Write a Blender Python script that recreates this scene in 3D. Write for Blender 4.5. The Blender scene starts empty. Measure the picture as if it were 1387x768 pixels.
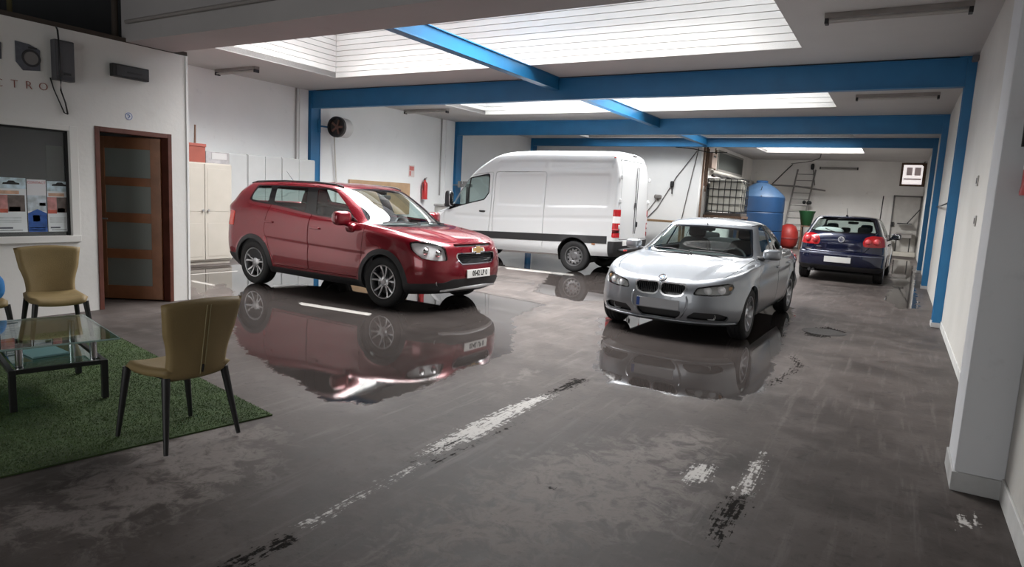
import bpy, bmesh, math, random
import numpy as np
from mathutils import Vector, Matrix
random.seed(7)
rng = np.random.default_rng(7)
scene = bpy.context.scene
COL = scene.collection
PI = math.pi

# ------------------------------------------------------------------ camera
CAM_H = 1.566
YAW, PITCH, ROLL = 0.5299, 0.1318, 0.0524
fw0 = Vector((-math.sin(YAW), math.cos(YAW), 0)); rt0 = Vector((math.cos(YAW), math.sin(YAW), 0)); up0 = Vector((0, 0, 1))
fw = fw0 * math.cos(PITCH) - up0 * math.sin(PITCH)
u2 = fw0 * math.sin(PITCH) + up0 * math.cos(PITCH)
rt = rt0 * math.cos(ROLL) + u2 * math.sin(ROLL)
up = u2 * math.cos(ROLL) - rt0 * math.sin(ROLL)
cam = bpy.data.cameras.new('camera'); cam.sensor_width = 36.0; cam.lens = 883.16 * 36.0 / 1387.0
cam.clip_start = 0.05; cam.clip_end = 300
camo = bpy.data.objects.new('camera', cam); COL.objects.link(camo)
m = Matrix.Identity(4)
for i in range(3):
    m[i][0] = rt[i]; m[i][1] = up[i]; m[i][2] = -fw[i]
m[0][3], m[1][3], m[2][3] = 0, 0, CAM_H
camo.matrix_world = m
scene.camera = camo

# ------------------------------------------------------------------ world (overcast sky outside the skylights) and exposure
world = bpy.data.worlds.new('overcast_sky'); scene.world = world; world.use_nodes = True
bg = world.node_tree.nodes['Background']; bg.inputs[0].default_value = (0.86, 0.92, 1.0, 1); bg.inputs[1].default_value = 1.0
scene.view_settings.view_transform = 'Standard'; scene.view_settings.look = 'None'
scene.view_settings.exposure = -0.06; scene.view_settings.gamma = 1.0; scene.view_settings.use_curve_mapping = False

# daylight coming in through the open workshop gate behind the camera
gate = bpy.data.lights.new('gate_daylight', 'AREA'); gate.shape = 'RECTANGLE'; gate.size = 6.5; gate.size_y = 3.0
gate.energy = 145; gate.color = (1.0, 0.97, 0.93)
gobj = bpy.data.objects.new('gate_daylight', gate); COL.objects.link(gobj)
gobj.location = (-3.4, -5.98, 1.6); gobj.rotation_euler = (math.radians(90), 0, 0)
SKY_EMIT = 1.7       # radiance of the daylight seen in the skylight panes
# daylight falling through the four roof lights (one soft area light under the panes of each)
for sx0, sx1, sy0, sy1, sw in ((-10.42, -1.45, 6.35, 10.10, 960), (-10.42, -1.45, 12.65, 15.80, 830), (-10.02, -1.45, 19.0, 22.05, 220), (-4.85, -1.42, 24.0, 27.6, 560)):
    sl = bpy.data.lights.new('skylight_daylight', 'AREA'); sl.shape = 'RECTANGLE'; sl.size = sx1-sx0-1.8; sl.size_y = sy1-sy0-1.8
    sl.energy = sw; sl.color = (1.0, 0.985, 0.965); sl.spread = math.radians(165 if sy0 > 23 else (126 if sy0 > 18 else 138))
    so = bpy.data.objects.new('skylight_daylight', sl); COL.objects.link(so); so.location = ((sx0+sx1)/2, (sy0+sy1)/2, 4.82)

# ------------------------------------------------------------------ materials
MATS = {}
def _nt(name):
    mt = bpy.data.materials.new(name); mt.use_nodes = True
    nt = mt.node_tree; return mt, nt, nt.nodes['Principled BSDF']
def mat(name, col, rough=0.5, metal=0.0, coat=0.0, var=0.0, vscale=4.0, bump=0.0, bscale=40.0, spec=0.5, emit=0.0, alpha=1.0, sheen=0.0):
    """principled material with procedural colour variation and fine relief"""
    if name in MATS: return MATS[name]
    mt, nt, b = _nt(name)
    c = (col[0], col[1], col[2], 1)
    b.inputs['Base Color'].default_value = c
    b.inputs['Roughness'].default_value = rough; b.inputs['Metallic'].default_value = metal
    b.inputs['Coat Weight'].default_value = coat; b.inputs['Coat Roughness'].default_value = 0.04
    b.inputs['Specular IOR Level'].default_value = spec; b.inputs['Alpha'].default_value = alpha
    if emit: b.inputs['Emission Color'].default_value = c; b.inputs['Emission Strength'].default_value = emit
    tc = nt.nodes.new('ShaderNodeTexCoord')
    if var:
        n = nt.nodes.new('ShaderNodeTexNoise'); n.inputs['Scale'].default_value = vscale; n.inputs['Detail'].default_value = 6
        r = nt.nodes.new('ShaderNodeValToRGB')
        r.color_ramp.elements[0].position = 0.3; r.color_ramp.elements[1].position = 0.7
        r.color_ramp.elements[0].color = (col[0]*(1-var), col[1]*(1-var), col[2]*(1-var*1.1), 1)
        r.color_ramp.elements[1].color = (min(1, col[0]*(1+var*.6)), min(1, col[1]*(1+var*.6)), min(1, col[2]*(1+var*.6)), 1)
        nt.links.new(tc.outputs['Object'], n.inputs['Vector']); nt.links.new(n.outputs['Fac'], r.inputs['Fac'])
        nt.links.new(r.outputs['Color'], b.inputs['Base Color'])
    if bump:
        n2 = nt.nodes.new('ShaderNodeTexNoise'); n2.inputs['Scale'].default_value = bscale; n2.inputs['Detail'].default_value = 4
        bp = nt.nodes.new('ShaderNodeBump'); bp.inputs['Strength'].default_value = bump; bp.inputs['Distance'].default_value = 0.01
        nt.links.new(tc.outputs['Object'], n2.inputs['Vector']); nt.links.new(n2.outputs['Fac'], bp.inputs['Height'])
        nt.links.new(bp.outputs['Normal'], b.inputs['Normal'])
    MATS[name] = mt
    return mt
def glass_mat(name, tint=(0.8, 0.88, 0.86), trans=0.7, rough=0.0, ior=1.5, extra=(0, 0, 0)):
    """thin pane: clear tinted transmission under a fresnel reflection"""
    if name in MATS: return MATS[name]
    mt = bpy.data.materials.new(name); mt.use_nodes = True; nt = mt.node_tree
    for n in list(nt.nodes): nt.nodes.remove(n)
    out = nt.nodes.new('ShaderNodeOutputMaterial')
    tr = nt.nodes.new('ShaderNodeBsdfTransparent'); tr.inputs[0].default_value = (tint[0]*trans, tint[1]*trans, tint[2]*trans, 1)
    gl = nt.nodes.new('ShaderNodeBsdfGlossy'); gl.inputs['Roughness'].default_value = rough; gl.inputs[0].default_value = (1, 1, 1, 1)
    fr = nt.nodes.new('ShaderNodeFresnel'); ge = nt.nodes.new('ShaderNodeNewGeometry'); io = nt.nodes.new('ShaderNodeMix')
    io.data_type = 'FLOAT'; io.inputs[2].default_value = ior; io.inputs[3].default_value = 1/ior      # same reflection from both sides of the pane
    nt.links.new(ge.outputs['Backfacing'], io.inputs[0]); nt.links.new(io.outputs[0], fr.inputs[0])
    ml = nt.nodes.new('ShaderNodeMath'); ml.operation = 'MULTIPLY_ADD'; ml.inputs[1].default_value = 1.0; ml.inputs[2].default_value = 0.0; ml.use_clamp = True
    mx = nt.nodes.new('ShaderNodeMixShader')
    nt.links.new(fr.outputs[0], ml.inputs[0]); nt.links.new(ml.outputs[0], mx.inputs[0])
    last = tr
    if max(extra) > 0:
        df = nt.nodes.new('ShaderNodeBsdfDiffuse'); df.inputs[0].default_value = (*extra, 1)
        ad = nt.nodes.new('ShaderNodeAddShader'); nt.links.new(tr.outputs[0], ad.inputs[0]); nt.links.new(df.outputs[0], ad.inputs[1]); last = ad
    nt.links.new(last.outputs[0], mx.inputs[1]); nt.links.new(gl.outputs[0], mx.inputs[2]); nt.links.new(mx.outputs[0], out.inputs[0])
    MATS[name] = mt
    return mt

# ------------------------------------------------------------------ object helpers
def tag(o, label=None, cat=None, group=None, kind=None):
    if label: o['label'] = label
    if cat: o['category'] = cat
    if group: o['group'] = group
    if kind: o['kind'] = kind
    return o
def empty(name, loc=(0, 0, 0), rz=0.0, label=None, cat=None, group=None):
    o = bpy.data.objects.new(name, None); o.empty_display_size = 0.1
    o.location = loc; o.rotation_euler = (0, 0, rz); COL.objects.link(o)
    return tag(o, label, cat, group)
def link(name, me, material, parent=None, loc=None, rot=None):
    o = bpy.data.objects.new(name, me); COL.objects.link(o)
    if material is not None and len(me.materials) == 0: me.materials.append(material)
    if parent is not None: o.parent = parent
    if loc: o.location = loc
    if rot: o.rotation_euler = rot
    return o
def mesh_from(name, V, F, smooth=False):
    me = bpy.data.meshes.new(name); me.from_pydata([tuple(map(float, p)) for p in V], [], [tuple(int(i) for i in f) for f in F])
    if smooth: me.polygons.foreach_set('use_smooth', [True] * len(me.polygons))
    me.update(); return me
class B:
    """collects shapes into ONE mesh object"""
    def __init__(s): s.bm = bmesh.new()
    def box(s, c, d, bevel=0.0, rot=None, seg=2):
        r = bmesh.ops.create_cube(s.bm, size=1.0)['verts']
        M_ = Matrix.Translation(Vector(c)) @ (rot.to_4x4() if rot else Matrix.Identity(4)) @ Matrix.Diagonal((d[0], d[1], d[2], 1))
        bmesh.ops.transform(s.bm, matrix=M_, verts=r)
        if bevel:
            es = set(e for v in r for e in v.link_edges)
            bmesh.ops.bevel(s.bm, geom=list(es), offset=bevel, segments=seg, affect='EDGES', profile=0.5)
        return s
    def bb(s, x0, x1, y0, y1, z0, z1, bevel=0.0):
        return s.box(((x0+x1)/2, (y0+y1)/2, (z0+z1)/2), (abs(x1-x0), abs(y1-y0), abs(z1-z0)), bevel)
    def cyl(s, a, b, r0, r1=None, n=16, caps=True):
        a = Vector(a); b = Vector(b); r1 = r0 if r1 is None else r1
        d = b - a; L = d.length
        q = Vector((0, 0, 1)).rotation_difference(d.normalized()).to_matrix().to_4x4()
        bmesh.ops.create_cone(s.bm, cap_ends=caps, segments=n, radius1=r0, radius2=r1, depth=L, matrix=Matrix.Translation((a+b)/2) @ q)
        return s
    def tube(s, pts, r, n=8):
        pts = [Vector(p) for p in pts]; rings = []
        for i, p in enumerate(pts):
            t = (pts[min(i+1, len(pts)-1)] - pts[max(i-1, 0)]).normalized()
            ref = Vector((0, 0, 1)) if abs(t.z) < 0.9 else Vector((1, 0, 0))
            a = t.cross(ref).normalized(); b = t.cross(a).normalized()
            rr = r[i] if isinstance(r, (list, tuple)) else r
            rings.append([s.bm.verts.new(p + a*math.cos(2*PI*k/n)*rr + b*math.sin(2*PI*k/n)*rr) for k in range(n)])
        for i in range(len(rings)-1):
            for k in range(n):
                s.bm.faces.new((rings[i][k], rings[i][(k+1) % n], rings[i+1][(k+1) % n], rings[i+1][k]))
        s.bm.faces.new(rings[0][::-1]); s.bm.faces.new(rings[-1])
        return s
    def lathe(s, prof, axis='z', n=32, c=(0, 0, 0), a0=0.0, a1=2*PI):
        full = abs(a1 - a0 - 2*PI) < 1e-6
        rings = []
        for k in range(n if full else n+1):
            t = a0 + (a1-a0)*k/n
            ring = []
            for (r, h) in prof:
                if axis == 'z': p = (r*math.cos(t), r*math.sin(t), h)
                elif axis == 'y': p = (r*math.cos(t), h, r*math.sin(t))
                else: p = (h, r*math.cos(t), r*math.sin(t))
                ring.append(s.bm.verts.new((p[0]+c[0], p[1]+c[1], p[2]+c[2])))
            rings.append(ring)
        m_ = len(rings)
        for k in range(m_ if full else m_-1):
            A, Bq = rings[k], rings[(k+1) % m_]
            for j in range(len(prof)-1):
                try: s.bm.faces.new((A[j], A[j+1], Bq[j+1], Bq[j]))
                except ValueError: pass
        return s
    def prism(s, poly, z0, z1, M_=None, bevel=0.0):
        lo = [s.bm.verts.new((p[0], p[1], z0)) for p in poly]; hi = [s.bm.verts.new((p[0], p[1], z1)) for p in poly]
        n = len(poly); fs = [s.bm.faces.new(lo[::-1]), s.bm.faces.new(hi)]
        for i in range(n): fs.append(s.bm.faces.new((lo[i], lo[(i+1) % n], hi[(i+1) % n], hi[i])))
        if M_ is not None: bmesh.ops.transform(s.bm, matrix=M_, verts=lo+hi)
        if bevel:
            es = set(e for v in lo+hi for e in v.link_edges)
            bmesh.ops.bevel(s.bm, geom=list(es), offset=bevel, segments=2, affect='EDGES', profile=0.5)
        return s
    def sell(s, c, d, n1=0.6, n2=0.6, nu=20, nv=12, rot=None):
        """superellipsoid"""
        def sp(v, e): return math.copysign(abs(v)**e, v)
        rows = []
        for j in range(nv+1):
            th = -PI/2 + PI*j/nv; row = []
            for i in range(nu):
                ph = 2*PI*i/nu
                p = Vector((d[0]/2*sp(math.cos(th), n1)*sp(math.cos(ph), n2), d[1]/2*sp(math.cos(th), n1)*sp(math.sin(ph), n2), d[2]/2*sp(math.sin(th), n1)))
                if rot: p = rot @ p
                row.append(s.bm.verts.new(p + Vector(c)))
            rows.append(row)
        for j in range(nv):
            for i in range(nu):
                s.bm.faces.new((rows[j][i], rows[j][(i+1) % nu], rows[j+1][(i+1) % nu], rows[j+1][i]))
        return s
    def build(s, name, material, parent=None, smooth=None, loc=None, rot=None, weld=True):
        if weld: bmesh.ops.remove_doubles(s.bm, verts=s.bm.verts[:], dist=1e-5)
        bmesh.ops.dissolve_degenerate(s.bm, dist=1e-7, edges=s.bm.edges[:])
        bmesh.ops.recalc_face_normals(s.bm, faces=s.bm.faces[:])
        me = bpy.data.meshes.new(name); s.bm.to_mesh(me); s.bm.free()
        if smooth is not None:
            me.polygons.foreach_set('use_smooth', [True]*len(me.polygons))
            if smooth > 0:
                try: me.set_sharp_from_angle(angle=math.radians(smooth))
                except Exception: pass
        return link(name, me, material, parent, loc, rot)
def Rx(a): return Matrix.Rotation(a, 3, 'X')
def Ry(a): return Matrix.Rotation(a, 3, 'Y')
def Rz(a): return Matrix.Rotation(a, 3, 'Z')
def text_mesh(name, s, size, M_, material, parent=None, extrude=0.002, bold=0.0, align='CENTER', xs=1.0):
    cu = bpy.data.curves.new(name, 'FONT'); cu.body = s; cu.size = size; cu.extrude = extrude; cu.offset = bold
    cu.align_x = align; cu.align_y = 'CENTER'; cu.resolution_u = 3
    to = bpy.data.objects.new(name, cu); COL.objects.link(to)
    dg = bpy.context.evaluated_depsgraph_get()
    me = bpy.data.meshes.new_from_object(to.evaluated_get(dg)); bpy.data.objects.remove(to)
    me.transform(M_ @ Matrix.Diagonal((xs, 1, 1, 1))); me.materials.clear()
    return link(name, me, material, parent)
def copy_tree(o, parent=None):
    c = o.copy(); COL.objects.link(c)
    if parent is not None: c.parent = parent
    for ch in list(o.children): copy_tree(ch, c)
    return c
# ================================================================== polygon helper used for floor marks
def poly_sd(poly, u, w):
    P = np.array(poly, float); best = np.full(u.shape, 1e9); ins = np.zeros(u.shape, bool)
    for i in range(len(P)):
        a, b = P[i], P[(i+1) % len(P)]; e = b-a; pu, pw = u-a[0], w-a[1]
        t = np.clip((pu*e[0]+pw*e[1])/max(e@e, 1e-12), 0, 1)
        best = np.minimum(best, (pu-e[0]*t)**2+(pw-e[1]*t)**2)
        cr = ((a[1] <= w) & (b[1] > w)) | ((b[1] <= w) & (a[1] > w))
        xi = a[0]+(w-a[1])*e[0]/(e[1] if e[1] != 0 else 1e-12)
        ins ^= cr & (u < xi)
    return np.where(ins, -np.sqrt(best), np.sqrt(best))
# ------------------------------------------------------------------ geometry of the hall (metres)
XR, XL = .67, -12.49            # inner faces of the long walls
CZ = 3.83                       # ceiling
Y1, Y2, Y3, YS = 11.24, 17.23, 22.75, 22.2
YB = 31.5                       # back wall
XP = -6.1                       # end of the partition wall behind the van
OX, OY, OZ = -7.97, 5.2, 3.11   # office front wall, its corner and its height
# ------------------------------------------------------------------ structure materials
WALLW = mat('white_wall_paint', (0.74, 0.74, 0.73), 0.75, var=.06, vscale=1.3, bump=.12, bscale=9)
def wall_dirty(name, col, var=.10, dirt=(0.42, 0.38, 0.34), amount=.35, blocks=0.0):
    """painted masonry: colour noise, scuffs, faint block joints"""
    mt, nt, b = _nt(name); L = nt.links.new
    tc = nt.nodes.new('ShaderNodeTexCoord')
    n1 = nt.nodes.new('ShaderNodeTexNoise'); n1.inputs['Scale'].default_value = .9; n1.inputs['Detail'].default_value = 8
    n2 = nt.nodes.new('ShaderNodeTexNoise'); n2.inputs['Scale'].default_value = 5.0; n2.inputs['Detail'].default_value = 10; n2.inputs['Roughness'].default_value = .7
    L(tc.outputs['Object'], n1.inputs['Vector']); L(tc.outputs['Object'], n2.inputs['Vector'])
    r1 = nt.nodes.new('ShaderNodeValToRGB'); r1.color_ramp.elements[0].position = .3; r1.color_ramp.elements[1].position = .7
    r1.color_ramp.elements[0].color = (*[c*(1-var) for c in col], 1); r1.color_ramp.elements[1].color = (*[min(1, c*(1+var*.4)) for c in col], 1)
    L(n1.outputs['Fac'], r1.inputs['Fac'])
    r2 = nt.nodes.new('ShaderNodeValToRGB'); r2.color_ramp.elements[0].position = .60; r2.color_ramp.elements[1].position = .78
    L(n2.outputs['Fac'], r2.inputs['Fac'])
    mm = nt.nodes.new('ShaderNodeMath'); mm.operation = 'MULTIPLY'; mm.inputs[1].default_value = amount; L(r2.outputs['Color'], mm.inputs[0])
    mx = nt.nodes.new('ShaderNodeMix'); mx.data_type = 'RGBA'; L(mm.outputs[0], mx.inputs[0]); L(r1.outputs['Color'], mx.inputs[6]); mx.inputs[7].default_value = (*dirt, 1)
    L(mx.outputs[2], b.inputs['Base Color']); b.inputs['Roughness'].default_value = .7
    n3 = nt.nodes.new('ShaderNodeTexNoise'); n3.inputs['Scale'].default_value = 14; n3.inputs['Detail'].default_value = 6; L(tc.outputs['Object'], n3.inputs['Vector'])
    h = n3.outputs['Fac']
    if blocks:
        mp = nt.nodes.new('ShaderNodeMapping'); mp.inputs['Rotation'].default_value = (PI/2, 0, 0); L(tc.outputs['Object'], mp.inputs['Vector'])
        bk = nt.nodes.new('ShaderNodeTexBrick'); bk.inputs['Scale'].default_value = 1.0; bk.inputs['Brick Width'].default_value = .5; bk.inputs['Row Height'].default_value = .2; bk.inputs['Mortar Size'].default_value = .012
        L(mp.outputs[0], bk.inputs['Vector'])
        ad = nt.nodes.new('ShaderNodeMath'); ad.operation = 'MULTIPLY_ADD'; ad.inputs[1].default_value = -blocks; L(bk.outputs['Fac'], ad.inputs[0]); L(n3.outputs['Fac'], ad.inputs[2]); h = ad.outputs[0]
    bp_ = nt.nodes.new('ShaderNodeBump'); bp_.inputs['Strength'].default_value = .25; bp_.inputs['Distance'].default_value = .01
    L(h, bp_.inputs['Height']); L(bp_.outputs['Normal'], b.inputs['Normal'])
    MATS[name] = mt; return mt
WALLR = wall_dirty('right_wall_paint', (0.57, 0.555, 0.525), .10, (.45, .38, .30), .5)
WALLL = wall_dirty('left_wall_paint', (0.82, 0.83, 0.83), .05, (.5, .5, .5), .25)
WALLB = wall_dirty('back_wall_paint', (0.83, 0.81, 0.78), .10, (.40, .36, .32), .4, blocks=1.0)
PILLAR = wall_dirty('pillar_paint', (0.62, 0.63, 0.65), .06, (.35, .35, .36), .3)
CEIL = wall_dirty('ceiling_paint', (0.48, 0.465, 0.455), .06, (.45, .43, .42), .3)
CONC = wall_dirty('beam_concrete', (0.44, 0.42, 0.42), .10, (.30, .28, .28), .3)
OFFW = wall_dirty('office_wall_paint', (0.74, 0.73, 0.71), .06, (.5, .47, .44), .2)
BLUE = mat('blue_steel_paint', (0.012, 0.138, 0.31), 0.42, var=.10, vscale=3, bump=.05, bscale=30)
BOARD = mat('white_board', (0.74, 0.73, 0.71), 0.5, var=.03, vscale=5)
SKIRT = mat('grey_skirting', (0.42, 0.42, 0.42), 0.6, var=.15, vscale=6)
DARKW = mat('loft_shade_black', (0.012, 0.011, 0.011), 0.9, var=.3, vscale=2)  # near-black base colour stands in for the unlit darkness of the loft
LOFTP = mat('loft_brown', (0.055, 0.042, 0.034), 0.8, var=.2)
ALU = mat('grey_metal', (0.45, 0.45, 0.46), 0.4, metal=.8)
RUST = mat('rusty_iron', (0.12, 0.07, 0.045), 0.8, var=.4, vscale=14)
DARKM = mat('dark_metal', (0.03, 0.03, 0.032), 0.5, metal=.4)
def st(o): o['kind'] = 'structure'; return o

# ------------------------------------------------------------------ floor with wet patches, worn paint and dark scuffs
PUD = [[(-7.89, 5.81), (-6.25, 4.55), (-5.04, 3.84), (-4.0, 3.5), (-3.48, 3.32), (-3.2, 3.49), (-3.17, 3.95), (-3.19, 4.81), (-3.22, 5.52), (-3.6, 6.3), (-4.2, 7.26), (-4.4, 8.6), (-6.0, 8.9), (-9.0, 8.6), (-9.75, 7.6), (-9.3, 6.6)],
       [(-3.3, 7.9), (-2.75, 6.7), (-2.4, 5.75), (-2.04, 5.25), (-1.7, 5.25), (-1.21, 5.32), (-0.94, 5.45), (-0.86, 6.1), (-0.96, 7.4), (-1.12, 9.0), (-1.3, 11.4), (-2.0, 12.2), (-3.3, 11.8), (-3.5, 9.4)],
       [(-.12, 14.2), (.15, 13.0), (0.45, 13.4), (0.50, 24.0), (0.45, 28.5), (-.1, 28.5), (-.15, 22.2), (0.0, 17.5)],
       [(-6.4, 12.6), (-5.2, 9.6), (-4.2, 9.2), (-3.7, 10.2), (-3.6, 13.2), (-4.4, 15.6), (-7.5, 17.0), (-10.6, 15.5), (-10.4, 12.6)],
       [(-11.0, 7.2), (-9.9, 6.3), (-8.6, 5.7), (-7.2, 5.0), (-6.4, 4.5), (-6.1, 4.2), (-6.6, 4.4), (-8.6, 5.9), (-9.8, 7.6), (-10.9, 8.4)]]
WHITE = [[(-6.97, 6.11), (-5.66, 6.20), (-5.54, 6.02), (-6.75, 5.93)], [(-7.61, 12.5), (-5.89, 12.67), (-5.68, 12.3), (-7.29, 12.15)],
         [(-9.65, 6.27), (-8.93, 6.25), (-8.69, 6.10), (-9.38, 6.12)], [(-10.19, 6.62), (-10.15, 7.59), (-9.99, 7.45), (-10.02, 6.5)],
         [(-8.45, 6.87), (-8.14, 7.4), (-7.85, 7.11), (-8.06, 6.6)], [(-7.9, 17.0), (-7.8, 17.0), (-7.5, 11.0), (-7.6, 11.0)],
         [(-11.9, 11.9), (-9.0, 12.2), (-9.0, 12.35), (-11.9, 12.05)]]
WORN = [[(-2.42, 3.5), (-2.40, 4.3), (-2.30, 4.75), (-2.21, 4.73), (-2.22, 4.2), (-2.18, 3.51), (-2.22, 3.1), (-2.30, 2.85), (-2.37, 3.0)], [(-2.27, 1.95), (-2.28, 2.9), (-2.21, 2.95), (-2.17, 1.97)],
        [(-0.66, 3.55), (-0.64, 4.15), (-0.62, 4.45), (-0.55, 4.4), (-0.52, 3.6)], [(-0.97, 3.71), (-0.93, 3.94), (-0.79, 3.98), (-0.76, 3.68), (-0.88, 3.53)],
        [(0.40, 4.05), (.52, 4.2), (.55, 4.0), (.44, 3.9)]]
DARKS = [[(-2.27, 1.4), (-2.25, 1.92), (-2.14, 1.95), (-2.14, 1.4)], [(-2.34, 2.85), (-2.31, 3.4), (-2.25, 3.4), (-2.27, 2.85)], [(-2.215, 2.9), (-2.17, 3.9), (-2.13, 3.9), (-2.165, 2.9)], [(-2.32, 4.5), (-2.36, 5.15), (-2.22, 5.25), (-2.18, 5.1), (-2.24, 4.5)],
         [(-0.65, 3.0), (-0.66, 3.6), (-0.54, 3.72), (-0.52, 3.48), (-0.55, 2.98)], [(-1.0, 9.53), (-0.72, 10.02), (-0.43, 9.76), (-0.64, 9.06), (-0.89, 8.99)],
         [(-.90, 6.1), (-.80, 6.2), (-.68, 7.2), (-.84, 7.7), (-.90, 7.6), (-.77, 7.1)], [(-.95, 3.3), (-.9, 3.35), (-.88, 3.3), (-.92, 3.26)], [(-1.5, 3.1), (-1.46, 3.14), (-1.44, 3.08), (-1.48, 3.06)], [(-1.1, 2.95), (-1.06, 2.97), (-1.05, 2.93), (-1.09, 2.91)]]
DRY = [[(-4.4, 2.6), (-3.3, 3.1), (-2.6, 2.4), (-2.5, 1.2), (-3.4, .8)], [(-2.1, 3.4), (-1.2, 4.8), (-.7, 4.6), (-.5, 3.0), (-1.4, 1.8), (-2.05, 1.6)], [(-3.0, 5.4), (-2.5, 5.3), (-2.5, 4.4), (-3.0, 4.3)]]
def build_floor():
    xs = np.r_[np.arange(-13.0, -6.0, .10), np.arange(-6.0, .95, .035)]
    ys = np.r_[np.arange(-6.0, .6, .3), np.arange(.6, 8.0, .045), np.arange(8.0, 18.0, .09), np.arange(18.0, 32.2, .2)]
    X, Y = np.meshgrid(xs, ys); nx, ny = len(xs), len(ys)
    V = np.c_[X.ravel(), Y.ravel(), np.zeros(X.size)]
    i = np.arange(nx*ny).reshape(ny, nx)
    F = np.stack([i[:-1, :-1], i[:-1, 1:], i[1:, 1:], i[1:, :-1]], -1).reshape(-1, 4)
    me = bpy.data.meshes.new('floor'); me.vertices.add(len(V)); me.vertices.foreach_set('co', V.ravel())
    me.loops.add(F.size); me.loops.foreach_set('vertex_index', F.ravel()); me.polygons.add(len(F))
    me.polygons.foreach_set('loop_start', np.arange(0, F.size, 4)); me.polygons.foreach_set('loop_total', np.full(len(F), 4)); me.update(calc_edges=True)
    def attr(name, polys, soft):
        d = np.min([poly_sd(p, V[:, 0], V[:, 1]) for p in polys], axis=0)
        a = me.attributes.new(name, 'FLOAT', 'POINT'); a.data.foreach_set('value', np.clip(-d/soft, -1, 1).astype(np.float32))
    attr('puddle', PUD, .30); attr('line', WHITE, .06); attr('worn', WORN, .07); attr('scuff', DARKS, .06); attr('dry', DRY, .5)
    mt, nt, b = _nt('wet_concrete'); L = nt.links.new; N = nt.nodes.new
    tc = N('ShaderNodeTexCoord')
    def noise(sc, det=6, ro=.6, vec=None, dist=0):
        n = N('ShaderNodeTexNoise'); n.inputs['Scale'].default_value = sc; n.inputs['Detail'].default_value = det; n.inputs['Roughness'].default_value = ro; n.inputs['Distortion'].default_value = dist
        L(vec or tc.outputs['Object'], n.inputs['Vector']); return n.outputs['Fac']
    def at(nm): n = N('ShaderNodeAttribute'); n.attribute_name = nm; return n.outputs['Fac']
    def math_(op, a, b_=None, c=None, clamp=False):
        n = N('ShaderNodeMath'); n.operation = op; n.use_clamp = clamp
        for k, v in enumerate((a, b_, c)):
            if v is None: continue
            if isinstance(v, (int, float)): n.inputs[k].default_value = v
            else: L(v, n.inputs[k])
        return n.outputs[0]
    def sstep(v, lo, hi): 
        n = N('ShaderNodeMapRange'); n.interpolation_type = 'SMOOTHSTEP'; n.inputs[1].default_value = lo; n.inputs[2].default_value = hi; L(v, n.inputs[0]); return n.outputs[0]
    def mix(f, a, b_):
        n = N('ShaderNodeMix'); n.data_type = 'RGBA'
        if isinstance(f, (int, float)): n.inputs[0].default_value = f
        else: L(f, n.inputs[0])
        for k, v in ((6, a), (7, b_)):
            if isinstance(v, tuple): n.inputs[k].default_value = (*v, 1)
            else: L(v, n.inputs[k])
        return n.outputs[2]
    def mixf(f, a, b_):
        n = N('ShaderNodeMix'); n.data_type = 'FLOAT'; L(f, n.inputs[0])
        for k, v in ((2, a), (3, b_)):
            if isinstance(v, (int, float)): n.inputs[k].default_value = v
            else: L(v, n.inputs[k])
        return n.outputs[0]
    big, mid, fine = noise(.55, 5), noise(2.6, 8, .65), noise(22, 8, .7)
    sv = N('ShaderNodeMapping'); sv.inputs['Scale'].default_value = (14, 1.1, 1); L(tc.outputs['Object'], sv.inputs['Vector'])
    streak = noise(1.0, 6, .6, sv.outputs[0])
    sv2 = N('ShaderNodeMapping'); sv2.inputs['Scale'].default_value = (55, 4.5, 1); L(tc.outputs['Object'], sv2.inputs['Vector'])
    streak2 = noise(1.0, 5, .6, sv2.outputs[0])
    wob = math_('ADD', math_('MULTIPLY_ADD', mid, 1.1, -.55), math_('MULTIPLY_ADD', fine, .3, -.15))
    wet = sstep(math_('ADD', at('puddle'), math_('MULTIPLY', wob, 1.35)), -.02, .16)
    damp = sstep(math_('ADD', at('puddle'), math_('MULTIPLY', wob, 1.8)), -1.0, .2)
    base = mix(sstep(big, .34, .66), (0.044, 0.037, 0.034), (0.083, 0.070, 0.065))
    base = mix(sstep(mid, .40, .72), base, mix(.5, base, (0.140, 0.121, 0.114)))
    base = mix(math_('MULTIPLY', sstep(streak, .52, .70), .38), base, (0.165, 0.145, 0.138))
    blot = noise(6.5, 10, .72, None, .6)
    dry = sstep(math_('ADD', at('dry'), math_('MULTIPLY_ADD', blot, 4.5, -2.55)), .0, .9)
    base = mix(math_('MULTIPLY', dry, .75), base, (0.25, 0.222, 0.21))
    base = mix(math_('MULTIPLY', sstep(blot, .54, .68), .50), base, (0.026, 0.022, 0.021))
    base = mix(math_('MULTIPLY', sstep(fine, .55, .70), .45), base, (0.020, 0.017, 0.016))
    base = mix(math_('MULTIPLY', wet, .72), base, (0.030, 0.026, 0.025))
    base = mix(math_('MULTIPLY', sstep(math_('ADD', at('line'), math_('MULTIPLY_ADD', fine, .9, -.5)), .05, .6), .8), base, (0.58, 0.56, 0.53))
    wornm = sstep(math_('ADD', at('worn'), math_('ADD', math_('MULTIPLY_ADD', fine, 4.0, -2.1), math_('MULTIPLY_ADD', streak2, 3.0, -1.6))), .1, .7)
    base = mix(math_('MULTIPLY', wornm, .88), base, (0.60, 0.58, 0.56))
    scm = sstep(math_('ADD', at('scuff'), math_('ADD', math_('MULTIPLY_ADD', fine, 5.0, -2.6), math_('MULTIPLY_ADD', streak2, 4.0, -2.1))), .1, .6)
    base = mix(math_('MULTIPLY', scm, .92), base, (0.012, 0.011, 0.010))
    L(base, b.inputs['Base Color'])
    rough = mixf(damp, .52, .34)
    rough = math_('ADD', rough, math_('MULTIPLY_ADD', mid, .30, -.15))
    rough = mixf(dry, rough, .62)
    rough = mixf(scm, rough, .85)
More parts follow.
